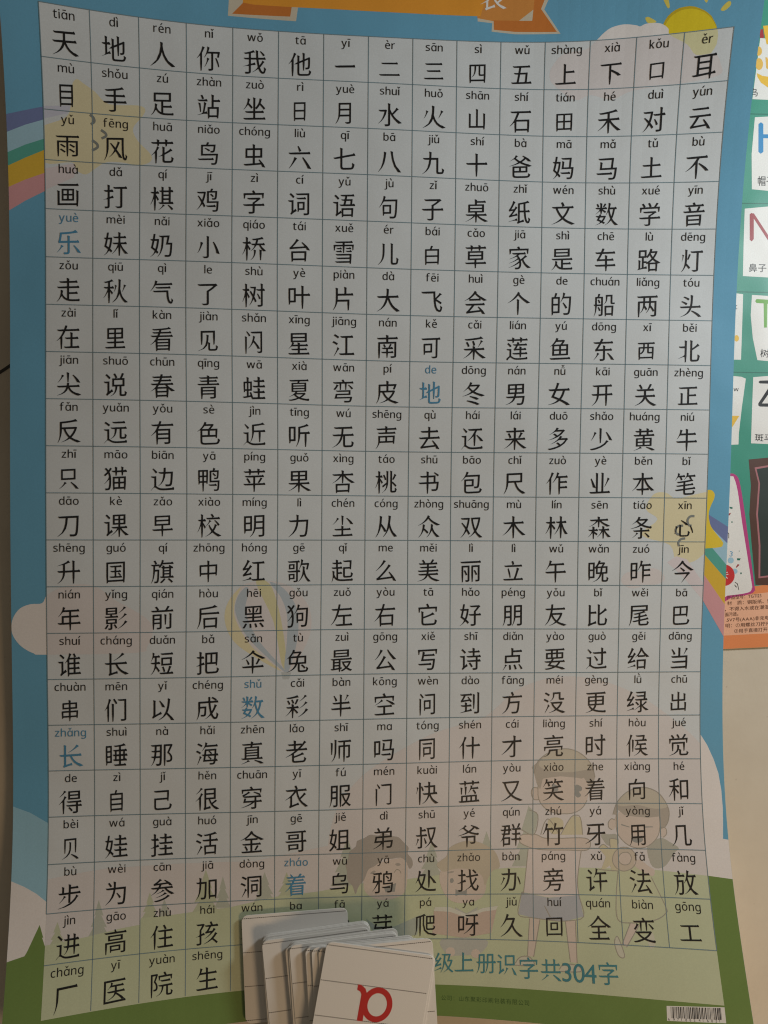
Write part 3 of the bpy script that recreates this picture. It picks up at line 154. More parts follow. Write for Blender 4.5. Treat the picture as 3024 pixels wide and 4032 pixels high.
OUTLINES=[('boy',[(11.12,16.58),(11.13,16.86),(11.25,17.06),(11.46,17.19),(11.72,17.23),(11.98,17.21),(12.18,17.1),(12.29,16.93)]),('boy',[(11.12,16.64),(11.0,16.63),(10.96,16.75),(11.02,16.89),(11.13,16.9)]),('boy',[(11.02,16.3),(11.1,16.05),(11.24,15.91),(11.47,15.79),(11.77,15.75),(12.03,15.81),(12.27,15.97),(12.42,16.18),(12.48,16.41)]),('boy',[(10.7,17.71),(10.79,17.68),(11.08,17.69),(11.28,17.77),(11.63,17.78),(12.15,17.77),(12.34,17.83),(12.34,17.99),(12.2,18.05),(11.86,18.04),(11.13,18.02),(10.76,17.9),(10.68,17.81),(10.7,17.71)]),('boy',[(10.89,18.01),(10.78,18.96),(10.74,18.96),(10.65,19.44),(10.98,19.51),(11.43,19.56),(11.76,19.56),(12.15,19.46),(12.06,19.01),(12.04,18.66),(12.14,18.05)]),('boy',[(11.26,19.25),(11.39,19.49)]),('boy',[(10.91,19.53),(10.85,20.32)]),('boy',[(11.15,19.55),(10.99,20.34)]),('boy',[(11.73,19.56),(11.81,20.41)]),('boy',[(11.96,19.56),(11.96,20.42)]),('boy',[(10.57,20.49),(10.68,20.36),(10.88,20.34),(11.0,20.47),(10.96,20.53),(10.57,20.53),(10.57,20.49)]),('boy',[(11.56,20.57),(11.67,20.46),(11.97,20.47),(12.02,20.59),(11.58,20.61)]),('boy',[(11.66,17.7),(11.86,17.37),(11.98,17.27),(12.13,17.32),(12.18,17.7)]),('boy',[(10.9,17.13),(11.12,17.25),(11.03,17.69),(10.73,17.57)]),('boy',[(11.19,17.69),(11.28,17.42),(11.4,17.36),(11.63,17.7)]),('girl',[(12.98,17.26),(12.99,17.64),(13.18,17.88),(13.43,17.98),(13.71,17.93),(13.95,17.69),(14.01,17.31)]),('girl',[(12.9,17.25),(13.0,16.99),(13.21,16.77),(13.5,16.65),(13.79,16.67),(14.04,16.82),(14.21,17.12),(14.2,17.36),(14.12,17.51)]),('girl',[(12.98,18.49),(12.91,19.0),(12.91,19.48),(13.19,19.55),(13.74,19.47),(13.99,19.32),(14.0,19.19),(13.73,18.6)]),('girl',[(13.19,19.55),(12.97,20.0)]),('girl',[(13.38,19.59),(13.07,20.04)]),('girl',[(12.84,19.86),(12.9,19.86),(13.01,20.19),(12.96,20.26),(12.87,20.2),(12.81,19.98),(12.84,19.86)]),('girl',[(12.55,17.99),(12.66,17.91),(12.81,18.0),(12.82,17.79),(12.98,17.8)]),('girl',[(12.53,18.44),(12.59,18.46),(12.98,18.48)]),('girl',[(13.41,18.22),(13.39,18.3),(13.35,18.37),(13.28,18.43),(13.21,18.46),(13.12,18.48),(13.04,18.47),(12.96,18.43),(12.91,18.38),(12.87,18.31),(12.86,18.23),(12.88,18.15),(12.92,18.08),(12.98,18.02),(13.06,17.98),(13.15,17.97),(13.23,17.98),(13.31,18.02),(13.36,18.07),(13.4,18.14),(13.41,18.22)]),('girl',[(13.3,18.21),(13.28,18.26),(13.25,18.31),(13.2,18.34),(13.14,18.35),(13.09,18.34),(13.04,18.31),(13.01,18.27),(13.0,18.21),(13.02,18.16),(13.05,18.12),(13.1,18.09),(13.16,18.08),(13.21,18.08),(13.26,18.11),(13.29,18.16),(13.3,18.21)]),('girl',[(12.87,17.59),(12.8,17.54),(12.79,17.43),(12.86,17.35),(12.94,17.37)]),('girl',[(14.02,17.53),(14.12,17.54),(14.14,17.66),(14.06,17.74)]),('reader#1',[(7.74,18.47),(7.8,18.4),(7.87,18.43),(7.9,18.49)])]
FOOTER=[('级',8.92,20.53),('上',9.39,20.51),('册',9.9,20.51),('识',10.37,20.52),('字',10.87,20.58),('共',11.37,20.59),('3',11.72,20.6),('0',11.99,20.6),('4',12.24,20.6),('字',12.63,20.59)]
SMALL=[(8.86,21.29),(10.53,21.31),(10.9,21.26)]
BARCODE=[(13.81,21.12),(15.0,21.05),(14.99,21.34),(13.79,21.4)]
TITLE=[(9.74,-0.92),(9.93,-0.74)]
CARDS=[(-0.1041,-0.2896,0.045,0),(-0.0886,-0.3027,0.1,16),(-0.0687,-0.3029,0.085,26),(-0.0574,-0.3025,0.062,32),(-0.053,-0.3018,0.058,35),(-0.0482,-0.3014,0.055,37),(-0.0446,-0.3014,0.065,39),(-0.042,-0.2952,-0.17,41)]
ALPHA={'bottom':[(0.2616,-0.0994),(0.2967,-0.0982)],'band':[(0.262,-0.0888),(0.2966,-0.0873)],'peach':[(0.2626,-0.0586),(0.2853,-0.0561),(0.2964,-0.0549),(0.2966,-0.0873),(0.262,-0.0888)],'redband':[(0.2811,-0.0513),(0.2963,-0.0496)],'folds':[[(0.2796,0.3128),(0.2935,0.3132)],[(0.2735,0.2438),(0.2941,0.2444)],[(0.2703,0.1757),(0.2946,0.1758)],[(0.2679,0.1137),(0.2951,0.1139)]],'edge':[(0.2886,0.4009),(0.2843,0.3421)],'tileB':[(0.2868,0.3715),(0.2931,0.3714),(0.3153,0.3721),(0.3157,0.3246),(0.2934,0.3243),(0.2809,0.3242),(0.2837,0.3466)],'tileH':[(0.283,0.3104),(0.2935,0.3114),(0.3158,0.3123),(0.3162,0.2544),(0.294,0.2542),(0.281,0.2549),(0.2806,0.282)],'tileN':[(0.2754,0.2398),(0.2941,0.2421),(0.3163,0.2433),(0.3168,0.1869),(0.2945,0.1874),(0.2743,0.1879),(0.2748,0.2183)],'tileT':[(0.2817,0.1736),(0.2946,0.1732),(0.3169,0.173),(0.3173,0.1222),(0.295,0.1229),(0.2864,0.1235),(0.2826,0.1406),(0.2808,0.158)],'tileZ':[(0.2832,0.1103),(0.2951,0.1114),(0.3174,0.1122),(0.3178,0.059),(0.2955,0.0589),(0.2818,0.0593),(0.2824,0.0832)],'tiles1':[(0.2596,0.1743),(0.2695,0.1744),(0.2746,0.174),(0.2742,0.1547),(0.2733,0.1235),(0.26,0.1234)],'tiles2':[(0.2601,0.1111),(0.2679,0.1108),(0.2737,0.1104),(0.2773,0.109),(0.2743,0.0871),(0.272,0.0664),(0.2718,0.0583),(0.2605,0.0575)],'board':[(0.28,0.0468),(0.2956,0.0484),(0.3304,0.05),(0.3312,-0.049),(0.2963,-0.0502),(0.2863,-0.0499),(0.283,-0.0194),(0.2809,0.0045),(0.282,0.0268)],'boardline':[(0.2848,0.0407),(0.2956,0.0425),(0.3263,0.044),(0.327,-0.0434),(0.2963,-0.044),(0.2886,-0.0448),(0.2886,-0.0194),(0.2864,0.0045),(0.288,0.0284)],'boardin':[(0.2864,0.0394),(0.2956,0.0411),(0.3246,0.0424),(0.3253,-0.0422),(0.2963,-0.0426),(0.29,-0.0434),(0.29,-0.0194),(0.2878,0.0045),(0.2893,0.0284)],'device':[(0.2474,0.036),(0.2656,0.0359),(0.2689,0.0352),(0.2714,0.033),(0.2735,0.0267),(0.2774,0.0044),(0.2853,-0.0497),(0.2856,-0.0541),(0.282,-0.0569),(0.268,-0.0593),(0.2482,-0.0592)],'devicein':[(0.2475,0.0336),(0.2656,0.0338),(0.2685,0.0321),(0.2715,0.0219),(0.2749,-0.0004),(0.2828,-0.0465),(0.2833,-0.0521),(0.2803,-0.0558),(0.2638,-0.0581),(0.2482,-0.0584)],'ball':[(0.2695,-0.0424),(0.2693,-0.0442),(0.2687,-0.046),(0.2676,-0.0476),(0.2663,-0.0489),(0.2647,-0.0499),(0.2629,-0.0505),(0.2609,-0.0507),(0.259,-0.0505),(0.2572,-0.0498),(0.2556,-0.0489),(0.2542,-0.0475),(0.2532,-0.046),(0.2525,-0.0442),(0.2523,-0.0424),(0.2525,-0.0406),(0.2531,-0.0388),(0.2541,-0.0372),(0.2555,-0.0359),(0.2571,-0.035),(0.2589,-0.0343),(0.2608,-0.0341),(0.2627,-0.0343),(0.2646,-0.0349),(0.2662,-0.0359),(0.2676,-0.0372),(0.2686,-0.0388),(0.2692,-0.0406)],'ballg':[(0.2687,-0.031),(0.2685,-0.0319),(0.268,-0.0327),(0.2672,-0.0332),(0.2663,-0.0334),(0.2653,-0.0332),(0.2645,-0.0327),(0.264,-0.0319),(0.2638,-0.031),(0.264,-0.0301),(0.2645,-0.0293),(0.2653,-0.0288),(0.2662,-0.0286),(0.2672,-0.0288),(0.268,-0.0293),(0.2685,-0.0301)],'ballb':[(0.2718,-0.0394),(0.2716,-0.0402),(0.2711,-0.0408),(0.2705,-0.0413),(0.2696,-0.0414),(0.2688,-0.0413),(0.2681,-0.0408),(0.2676,-0.0402),(0.2675,-0.0394),(0.2676,-0.0386),(0.2681,-0.0379),(0.2688,-0.0375),(0.2696,-0.0373),(0.2704,-0.0375),(0.2711,-0.0379),(0.2716,-0.0386)],'H':[[(0.2859,0.3053),(0.2879,0.3068),(0.2898,0.3055),(0.29,0.284),(0.2879,0.2825),(0.286,0.2839)],[(0.2892,0.2975),(0.2992,0.298),(0.2992,0.2949),(0.2893,0.2945)],[(0.2983,0.3059),(0.3021,0.3061),(0.3022,0.2837),(0.2985,0.2836)]],'N':[[(0.2794,0.2356),(0.2808,0.2367),(0.2827,0.2359),(0.2828,0.2166),(0.2812,0.2148),(0.2796,0.2159)],[(0.2802,0.236),(0.2827,0.2365),(0.2965,0.217),(0.2944,0.2158)],[(0.2943,0.2373),(0.2976,0.2374),(0.2978,0.2155),(0.2944,0.2154)]],'T':[[(0.2843,0.1689),(0.2854,0.1705),(0.301,0.1701),(0.3011,0.1669),(0.2854,0.1675)],[(0.2911,0.1679),(0.2942,0.1678),(0.2939,0.1488),(0.2916,0.1486)]],'Zl':[[(0.2874,0.1066),(0.2886,0.1077),(0.3015,0.1083),(0.3015,0.1055),(0.2886,0.1055)],[(0.2982,0.1062),(0.3015,0.1059),(0.2904,0.0902),(0.2874,0.0901)],[(0.2874,0.0901),(0.3033,0.0904),(0.3033,0.0877),(0.2888,0.0877),(0.2875,0.0885)]],'Bl':[[(0.2883,0.3615),(0.2882,0.3603),(0.2877,0.3592),(0.287,0.3584),(0.2862,0.3579),(0.2852,0.3578),(0.2844,0.3582),(0.2837,0.359),(0.2832,0.36),(0.283,0.3612),(0.2832,0.3625),(0.2836,0.3636),(0.2843,0.3644),(0.2852,0.3649),(0.2861,0.3649),(0.287,0.3646),(0.2877,0.3638),(0.2882,0.3627)],[(0.2892,0.3516),(0.289,0.35),(0.2885,0.3486),(0.2877,0.3476),(0.2867,0.347),(0.2856,0.3469),(0.2846,0.3474),(0.2838,0.3484),(0.2832,0.3497),(0.283,0.3513),(0.2832,0.3529),(0.2837,0.3543),(0.2845,0.3554),(0.2855,0.356),(0.2866,0.356),(0.2876,0.3555),(0.2884,0.3546),(0.289,0.3532)],[(0.2911,0.3569),(0.2925,0.357),(0.2955,0.3503),(0.2955,0.3464),(0.2918,0.3486)]],'beak':[(0.289,0.381),(0.2994,0.3824),(0.2995,0.3673),(0.292,0.3669),(0.2903,0.374)],'redbit':[(0.2865,0.3781),(0.289,0.3785),(0.2899,0.3719),(0.2866,0.3715)],'wing':[(0.2843,0.3444),(0.2889,0.3425),(0.2947,0.342),(0.3014,0.3427),(0.3014,0.3331),(0.2934,0.3337),(0.2877,0.3372),(0.2848,0.3415)],'dot':[(0.2716,0.1399),(0.2714,0.1388),(0.2708,0.1379),(0.27,0.1374),(0.2692,0.1374),(0.2684,0.1379),(0.2678,0.1387),(0.2676,0.1398),(0.2678,0.1409),(0.2683,0.1418),(0.2691,0.1423),(0.27,0.1424),(0.2708,0.1419),(0.2714,0.141)],'tri':[(0.2644,0.0802),(0.2723,0.0803),(0.267,0.0719),(0.2645,0.0702)]}
ALPHA_TEXT=[('鸟',0.2782,0.3268,0.0267,0.0075,0.00629,1,'ink'),('帽子',0.2854,0.2584,0.0284,0.0141,0.00767,1,'ink'),('鼻子',0.2787,0.1918,0.0135,0.0148,0.0066,1,'ink'),('树',0.2885,0.1264,-0.0267,0.0075,0.0066,1,'ink'),('斑马',0.2846,0.0615,-0.027,0.0148,0.00598,1,'ink'),('ow',0.2643,0.0991,0.019,0.0105,0.00422,1,'ink'),('t',0.2679,0.1623,0.04,0.0025,0.00506,1,'ink'),('3',0.2649,-0.0278,-0.0831,0.0048,0.00537,1,'note'),('产品型号：TGT123',0.2634,-0.061,0.0611,0.0279,0.00322,0,'brown'),('材\u3000质：铜版纸、塑料',0.2636,-0.0653,0.0513,0.041,0.00322,0,'brown'),('，不得入水或在潮湿环境',0.2614,-0.07,0.0525,0.0458,0.00322,0,'brown'),('面污迹。',0.262,-0.074,0.0551,0.0127,0.00322,0,'brown'),('.5V7号(AAA)非充电电池',0.2627,-0.0782,0.0514,0.0429,0.00322,0,'brown'),('明：①用螺丝刀拧开螺丝',0.2623,-0.0826,0.0445,0.0449,0.00322,0,'brown'),('②用手直接打开电池盖',0.2692,-0.0867,0.0438,0.0388,0.00322,0,'brown')]
MARKS=[[(0.2649,0.0103),(0.2674,0.0099),(0.2673,0.0085),(0.2651,0.009)],[(0.2646,0.0052),(0.2662,0.0056),(0.2652,0.0037),(0.2642,0.0036)],[(0.2712,-0.0294),(0.2742,-0.0294),(0.2735,-0.031),(0.2714,-0.0309)],[(0.2719,-0.0338),(0.2734,-0.0344),(0.2719,-0.0358),(0.2706,-0.0368),(0.2704,-0.036)],[(0.2665,-0.001),(0.2675,-0.001),(0.2675,-0.002),(0.2665,-0.002)],[(0.274,-0.0403),(0.2751,-0.0403),(0.2751,-0.0416),(0.274,-0.0416)],[(0.2697,-0.0475),(0.272,-0.0489),(0.2731,-0.0537),(0.2727,-0.0539),(0.2715,-0.0492),(0.2697,-0.0481)],[(0.2695,-0.0496),(0.2712,-0.0513),(0.2709,-0.0521),(0.2694,-0.0502)],[(0.2634,-0.0085),(0.2648,-0.0107),(0.2648,-0.0139),(0.2643,-0.0141),(0.2643,-0.0109),(0.2633,-0.0092)],[(0.2627,-0.0402),(0.2638,-0.0398),(0.264,-0.0403),(0.2629,-0.0407)],[(0.2627,-0.0418),(0.2645,-0.0413),(0.2645,-0.0418),(0.2627,-0.0423)],[(0.2629,-0.0434),(0.264,-0.0448),(0.2635,-0.0451),(0.2625,-0.044)],[(0.2726,-0.0235),(0.2733,-0.0235),(0.2733,-0.0241),(0.2726,-0.0241)]]
JOINT=[(-0.278,0.103),(-0.2717,0.1075)]

# ------------------------------------------------------------------ lettering from the built-in font
def loops_of(ch, res=4, fat=0.):
    c=bpy.data.curves.new('tmp','FONT'); c.body=ch; c.size=1; c.resolution_u=res; c.fill_mode='NONE'; c.offset=fat
    o=bpy.data.objects.new('tmp',c); COL.objects.link(o)
    dg=bpy.context.evaluated_depsgraph_get(); dg.update()
    m=bpy.data.meshes.new_from_object(o.evaluated_get(dg))
    co=[(v.co.x,v.co.y) for v in m.vertices]
    nxt={}
    adj=[[] for _ in co]
    for e in m.edges:
        a,b=e.vertices; adj[a].append(b); adj[b].append(a)
    seen=set(); loops=[]
    for s in range(len(co)):
        if s in seen or len(adj[s])!=2: continue
        L=[s]; seen.add(s); p=None; cur=s
        while True:
            n=[x for x in adj[cur] if x!=p and x not in seen]
            if not n: break
            p=cur; cur=n[0]; seen.add(cur); L.append(cur)
        loops.append([co[i] for i in L])
    bpy.data.objects.remove(o); bpy.data.curves.remove(c); bpy.data.meshes.remove(m)
    return loops
def area(L): return sum(L[i-1][0]*L[i][1]-L[i][0]*L[i-1][1] for i in range(len(L)))/2
def inside(p,L):
    x,y=p; r=False
    for i in range(len(L)):
        (x1,y1),(x2,y2)=L[i-1],L[i]
        if (y1>y)!=(y2>y) and x<(x2-x1)*(y-y1)/(y2-y1)+x1: r=not r
    return r
def orient(loops):
    out=[]
    for i,L in enumerate(loops):
        d=sum(inside(L[0],M) for j,M in enumerate(loops) if j!=i)
        a=area(L)
        if (a>0)!=(d%2==0): L=L[::-1]
        out.append(L)
    return out   # outer ccw, holes cw => fill always on the left
def dedupe(L,eps=1e-4):
    o=[]
    for p in L:
        if not o or math.dist(p,o[-1])>eps: o.append(p)
    if len(o)>1 and math.dist(o[0],o[-1])<=eps: o.pop()
    return o
def fill(loops):
    vs=[];es=[]
    for L in loops:
        b=len(vs); n=len(L)
        vs+= [Vector(p) for p in L]; es+=[(b+i,b+(i+1)%n) for i in range(n)]
    V,E,F,*_=delaunay_2d_cdt(vs,es,[],0,1e-6)
    out=[]
    for f in F:
        cx=sum(V[i].x for i in f)/len(f); cy=sum(V[i].y for i in f)/len(f)
        if sum(inside((cx,cy),L) for L in loops)%2: out.append(list(f))
    return [(v.x,v.y) for v in V],out
def prep(L):
    """drop the points along a curved stroke end, cut long sides into short steps"""
    n=len(L); P=[Vector(p) for p in L]
    def turn(i):
        a=P[i]-P[i-1]; b=P[(i+1)%n]-P[i]
        return math.atan2(a.x*b.y-a.y*b.x,a.dot(b))
    T=[turn(i) for i in range(n)]; drop=set()
    for i in range(n):
        if not 0.45<T[i]<2.7: continue
        s=0; run=[]; k=i
        for _ in range(12):
            k2=(k+1)%n; s+=(P[k2]-P[k]).length; k=k2
            if s>0.13: break
            if 0.45<T[k]<2.7: drop.update(run); break
            if abs(T[k])>0.3: break
            run.append(k)
    P=[p for i,p in enumerate(P) if i not in drop]; out=[]
    for i,p in enumerate(P):
        q=P[(i+1)%len(P)]; m=max(1,int((q-p).length/0.07)) if (q-p).length>0.14 else 1
        out+=[tuple(p.lerp(q,t/m)) for t in range(m)]
    return out
def kai(loops):
    """brush the flat ends of a gothic glyph: pointed left-falling ends, footed right-falling ends, slanted starts"""
    res=[]
    for L in [prep(l) for l in orient([dedupe(l) for l in loops])]:
        n=len(L)
        if n<4: res.append(L); continue
        P=[Vector(p) for p in L]; Q=[p.copy() for p in P]
        def turn(i):
            a=P[i]-P[i-1]; b=P[(i+1)%n]-P[i]
            return math.atan2(a.x*b.y-a.y*b.x,a.dot(b))
        ins={}
        for i in range(n):
            j=(i+1)%n; e=P[j]-P[i]; l=e.length
            if not 0.04<l<0.125: continue
            ti,tj=turn(i),turn(j)
            if not(0.45<ti<2.7 and 0.45<tj<2.7 and 2.4<ti+tj<3.9): continue
            d=Vector((e.y,-e.x))/l      # fill on the left -> outward is right
            t=e/l
            # both sides must run back along -d
            if (P[i-1]-P[i]).length<0.06 and (P[(j+1)%n]-P[j]).length<0.06: continue
            sd=(P[i]-P[i-1]).normalized()+(P[j]-P[(j+1)%n]).normalized()
            ang=math.degrees(math.atan2(sd.y,sd.x)); d=sd.normalized()
            mid=(P[i]+P[j])/2
            def taper(amt,reach):
                for k0,st,sg in ((i,-1,1),(j,1,-1)):
                    k=k0; s=0.
                    while True:
                        w=max(0.,1-s/reach)
                        Q[k]+=t*(sg*amt*l/2*w)
                        k2=(k+st)%n
                        s+=(P[k2]-P[k]).length
                        if s>=reach or (k2 in (i,j)): break
                        if abs(turn(k2))>0.5: break
                        k=k2
            if -170<ang<-100:                 # left-falling end: a point
                taper(0.92,0.45); Q[i]+=d*0.015; Q[j]+=d*0.015
            elif -75<ang<-12:                  # right-falling end: a foot
                # going ccw with fill left and d outward right: i = lower-left side, j = upper-right side
                taper(-0.35,0.16)
                Q[j]=Q[j]+d*0.035+Vector((0.02,-abs(l)*0.55)); Q[i]=Q[i]+d*-0.01
            elif -100<=ang<=-75:
                taper(0.55,0.26); Q[i]+=d*0.012
            elif abs(ang)<=12:                 # horizontal end: i lower, j upper
                ins[j]=[Q[j]+Vector((-0.045,0.026))]; Q[j]+=Vector((-0.002,-0.014)); Q[i]+=Vector((0.014,-0.006))
            elif abs(ang)>168:                 # horizontal start: i upper, j lower
                Q[j]+=Vector((0.034,0.014)); Q[i]+=Vector((-0.008,0.010)); taper(0.25,0.22)
            elif 75<=ang<=105:                 # vertical start: i right, j left
                Q[i]+=Vector((0.01,-0.028)); Q[j]+=Vector((-0.015,0.012))
            elif 105<ang<=168:                 # start of a dot or right-falling stroke
                taper(0.5,0.20)
            elif 12<ang<75:                    # rising end / head of left-falling stroke
                Q[i]+=Vector((0.012,-0.02)); Q[j]+=Vector((-0.012,0.012))
        out=[]
        for k in range(n):
            out.append((Q[k].x,Q[k].y))
            if k in ins: out+= [(p.x,p.y) for p in ins[k]]
        res.append(out)
    return [[(0.5+(x-0.5)*0.97, y+0.05*(x-0.5)) for x,y in L] for L in res]

def catmull(P, sub=4):
    if len(P) < 3:
        return [tuple(p) for p in P]
    out = []
    n = len(P)
    for i in range(n - 1):
        a, b, c, d = Vector(P[max(i - 1, 0)]), Vector(P[i]), Vector(P[i + 1]), Vector(P[min(i + 2, n - 1)])
        for s in range(sub):
            t = s / sub
            out.append(tuple(.5 * ((2 * b) + (c - a) * t + (2 * a - 5 * b + 4 * c - d) * t * t + (3 * b - a - 3 * c + d) * t ** 3)))
    out.append(tuple(P[-1]))
    return out
def ribbon(P, w):
    L, R = [], []
    P = dedupe(P)
    closed = len(P) > 3 and math.dist(P[0], P[-1]) < .02
    for i in range(len(P)):
        a = Vector(P[max(i - 1, 0)]); b = Vector(P[min(i + 1, len(P) - 1)])
        d = (b - a).normalized() * (w / 2)
        L.append((P[i][0] - d.y, P[i][1] + d.x)); R.append((P[i][0] + d.y, P[i][1] - d.x))
    return L + R[::-1]

# ------------------------------------------------------------------ the bent sheet: (u, v) in table cells -> metres
CELL, ASPECT, FLOOR_SHIFT = 0.032, 1.02972, 0.0068
NU, NV, U0, U1, V0, V1 = 7, 9, -1., 16., -2.6, 22.
def spline(t, n):
    t = min(max(t, 0.), 1.) * (n - 3)
    i = min(int(t), n - 4)
    f = t - i
    return i, ((1 - f) ** 3 / 6, (3 * f ** 3 - 6 * f * f + 4) / 6, (-3 * f ** 3 + 3 * f * f + 3 * f + 1) / 6, f ** 3 / 6)
GRID = 0.25
NODES = {}
def node(i, j):
    if (i, j) not in NODES:
        NODES[i, j] = true_bend(i * GRID, j * GRID)
    return NODES[i, j]
def bend(u, v, lift=0.):
    """a point of the faceted sheet, so that every print lies exactly in its facets"""
    i, j = math.floor(u / GRID), math.floor(v / GRID)
    f, g = u / GRID - i, v / GRID - j
    if f + g <= 1:
        A_, B_, C_, wb, wc = node(i, j), node(i + 1, j), node(i, j + 1), f, g
    else:
        A_, B_, C_, wb, wc = node(i + 1, j + 1), node(i, j + 1), node(i + 1, j), 1 - f, 1 - g
    wa = 1 - wb - wc
    return (A_[0] * wa + B_[0] * wb + C_[0] * wc, A_[1] * wa + B_[1] * wb + C_[1] * wc, A_[2] * wa + B_[2] * wb + C_[2] * wc + lift)
def true_bend(u, v, lift=0.):
    i, a = spline((u - U0) / (U1 - U0), NU)
    j, b = spline((v - V0) / (V1 - V0), NV)
    z = dx = dy = 0.
    for q in range(4):
        for p in range(4):
            w = b[q] * a[p]
            k = (j + q) * NU + i + p
            z += w * BEND[k]; dx += w * SLIDE_X[k]; dy += w * SLIDE_Y[k]
    return ((u - 7.5) * CELL + dx * .001, -(v - 10.5) * CELL * ASPECT + dy * .001, z * .001 - FLOOR_SHIFT + lift)
UL, UR, VT, VB = -0.76, 15.54, -2.6, 21.70

def smooth_ring(P, sub=4):
    out = []
    n = len(P)
    for i in range(n):
        a, b, c, d = (Vector(P[(i + k) % n]) for k in (-1, 0, 1, 2))
        for s in range(sub):
            t = s / sub
            out.append(tuple(.5 * ((2 * b) + (c - a) * t + (2 * a - 5 * b + 4 * c - d) * t * t + (3 * b - a - 3 * c + d) * t ** 3)))
    return out
def on_sheet(ring, rect, lift):
    """a flat outline printed on the bent sheet: filled, cut along the sheet's fine grid and laid on it"""
    V, F = fill([dedupe(ring)])
    bm = bmesh.new()
    vs = [bm.verts.new((p[0], p[1], 0)) for p in V]
    for f in F:
        try:
            bm.faces.new([vs[i] for i in f])
        except ValueError:
            pass
    def cut(co, no, clear=False):
        g = bm.verts[:] + bm.edges[:] + bm.faces[:]
        bmesh.ops.bisect_plane(bm, geom=g, plane_co=co, plane_no=no, clear_outer=clear, dist=1e-6)
    for co, no in (((rect[0], 0, 0), (-1, 0, 0)), ((rect[1], 0, 0), (1, 0, 0)), ((0, rect[2], 0), (0, -1, 0)), ((0, rect[3], 0), (0, 1, 0))):
        cut(co, no, True)
    if not bm.verts:
        bm.free()
        return [], []
    for ax in (0, 1):
        lo = min(v.co[ax] for v in bm.verts); hi = max(v.co[ax] for v in bm.verts)
        k = math.floor(lo / GRID) + 1
        while k * GRID < hi:
            c = [0, 0, 0]; n = [0, 0, 0]; c[ax] = k * GRID; n[ax] = 1
            cut(c, n)
            k += 1
    lo = min(v.co.x + v.co.y for v in bm.verts); hi = max(v.co.x + v.co.y for v in bm.verts)
    k = math.floor(lo / GRID) + 1
    while k * GRID < hi:
        cut((k * GRID, 0, 0), (1, 1, 0))
        k += 1
    bm.verts.index_update()
    out = [bend(v.co.x, v.co.y, lift) for v in bm.verts]
    faces = []
    for f in bm.faces:
        ids = [v.index for v in f.verts]
        nx = sum(f.verts[i - 1].co.x * f.verts[i].co.y - f.verts[i].co.x * f.verts[i - 1].co.y for i in range(len(ids)))
        faces.append(ids if nx < 0 else ids[::-1])      # v runs down the page
    bm.free()
    return out, faces
class Print:
    """one printed part: pieces of several inks in one mesh"""
    def __init__(s): s.v, s.f, s.m, s.mats = [], [], [], []
    def add(s, V, F, mat):
        if mat not in s.mats: s.mats.append(mat)
        b = len(s.v); k = s.mats.index(mat)
        s.v += V; s.f += [[b + i for i in f] for f in F]; s.m += [k] * len(F)
    def build(s, name, parent): return link(name, s.v, s.f, s.mats, parent, s.m)

GLYPHS = {}
def glyph(ch, brush=False, bold=False):
    k = (ch, brush, bold)
    if k not in GLYPHS:
        L = loops_of(ch, 4, 0.02 if bold else (-0.016 if brush else 0.))
        L = kai(L) if brush else [dedupe(l) for l in L]
        V, F = fill(L)
        F = [f if sum(V[f[i - 1]][0] * V[f[i]][1] - V[f[i]][0] * V[f[i - 1]][1] for i in range(len(f))) > 0 else f[::-1] for f in F]
        xs = [p[0] for p in V]
        GLYPHS[k] = (V, F, min(xs), max(xs))
    return GLYPHS[k]
TONES = {}
for base, row in (('a', 'āáǎà'), ('e', 'ēéěè'), ('i', 'īíǐì'), ('o', 'ōóǒò'), ('u', 'ūúǔù'), ('ü', 'ǖǘǚǜ')):
    for t, c in enumerate(row):
        TONES[c] = (base, t)
def sans(c):
    if c == 'a': return 'ɑ'
    if c == 'ü': return chr(0x1D5BA + 20)
    if 'a' <= c <= 'z': return chr(0x1D5BA + ord(c) - 97)
    return c
def tone_mark(t, x, y):
    if t == 0: q = [(-.135, .02), (.135, .02), (.135, .09), (-.135, .09)]
    elif t == 1: q = [(-.085, -.03), (-.02, -.03), (.13, .16), (.03, .16)]
    elif t == 3: q = [(.085, -.03), (-.03, .16), (-.13, .16), (.02, -.03)]
    else: q = [(0, -.05), (.15, .14), (.07, .14), (0, .045), (-.07, .14), (-.15, .14)]
    return [(x + a, y + b) for a, b in q]
def pinyin(word):
    """letters of one syllable: list of (verts, faces) in em units from x = 0, plus the width"""
    x = 0.; out = []
    for c in word:
        b, t = TONES.get(c, (c, None))
        V, F, lo, hi = glyph(sans(b))
        if t is not None and b == 'i': V, F, lo, hi = glyph('ı') if glyph('ı')[0] else (V, F, lo, hi)
        k = DOTLESS if (t is not None and b == 'i') else 1.
        out.append(([((p[0] - lo) * k + x, p[1] * k) for p in V], F))
        w = (hi - lo) * k; cx = x + w / 2
        if b == 'ü':
            for s in (-.09, .09):
                q = [(cx + s - .04, .63), (cx + s + .04, .63), (cx + s + .04, .71), (cx + s - .04, .71)]
                out.append((q, [[0, 1, 2, 3]]))
        if t is not None:
            q = tone_mark(t, cx, .80 if b == 'ü' else .655)
            out.append((q, [list(range(len(q)))] if t != 2 else [[0, 1, 2, 3], [0, 3, 4, 5]]))
        x += w + .135
    return out, x - .135
_d = glyph('ı'); DOTLESS = 0.545 / max(p[1] for p in _d[0]) if _d[0] else 1.

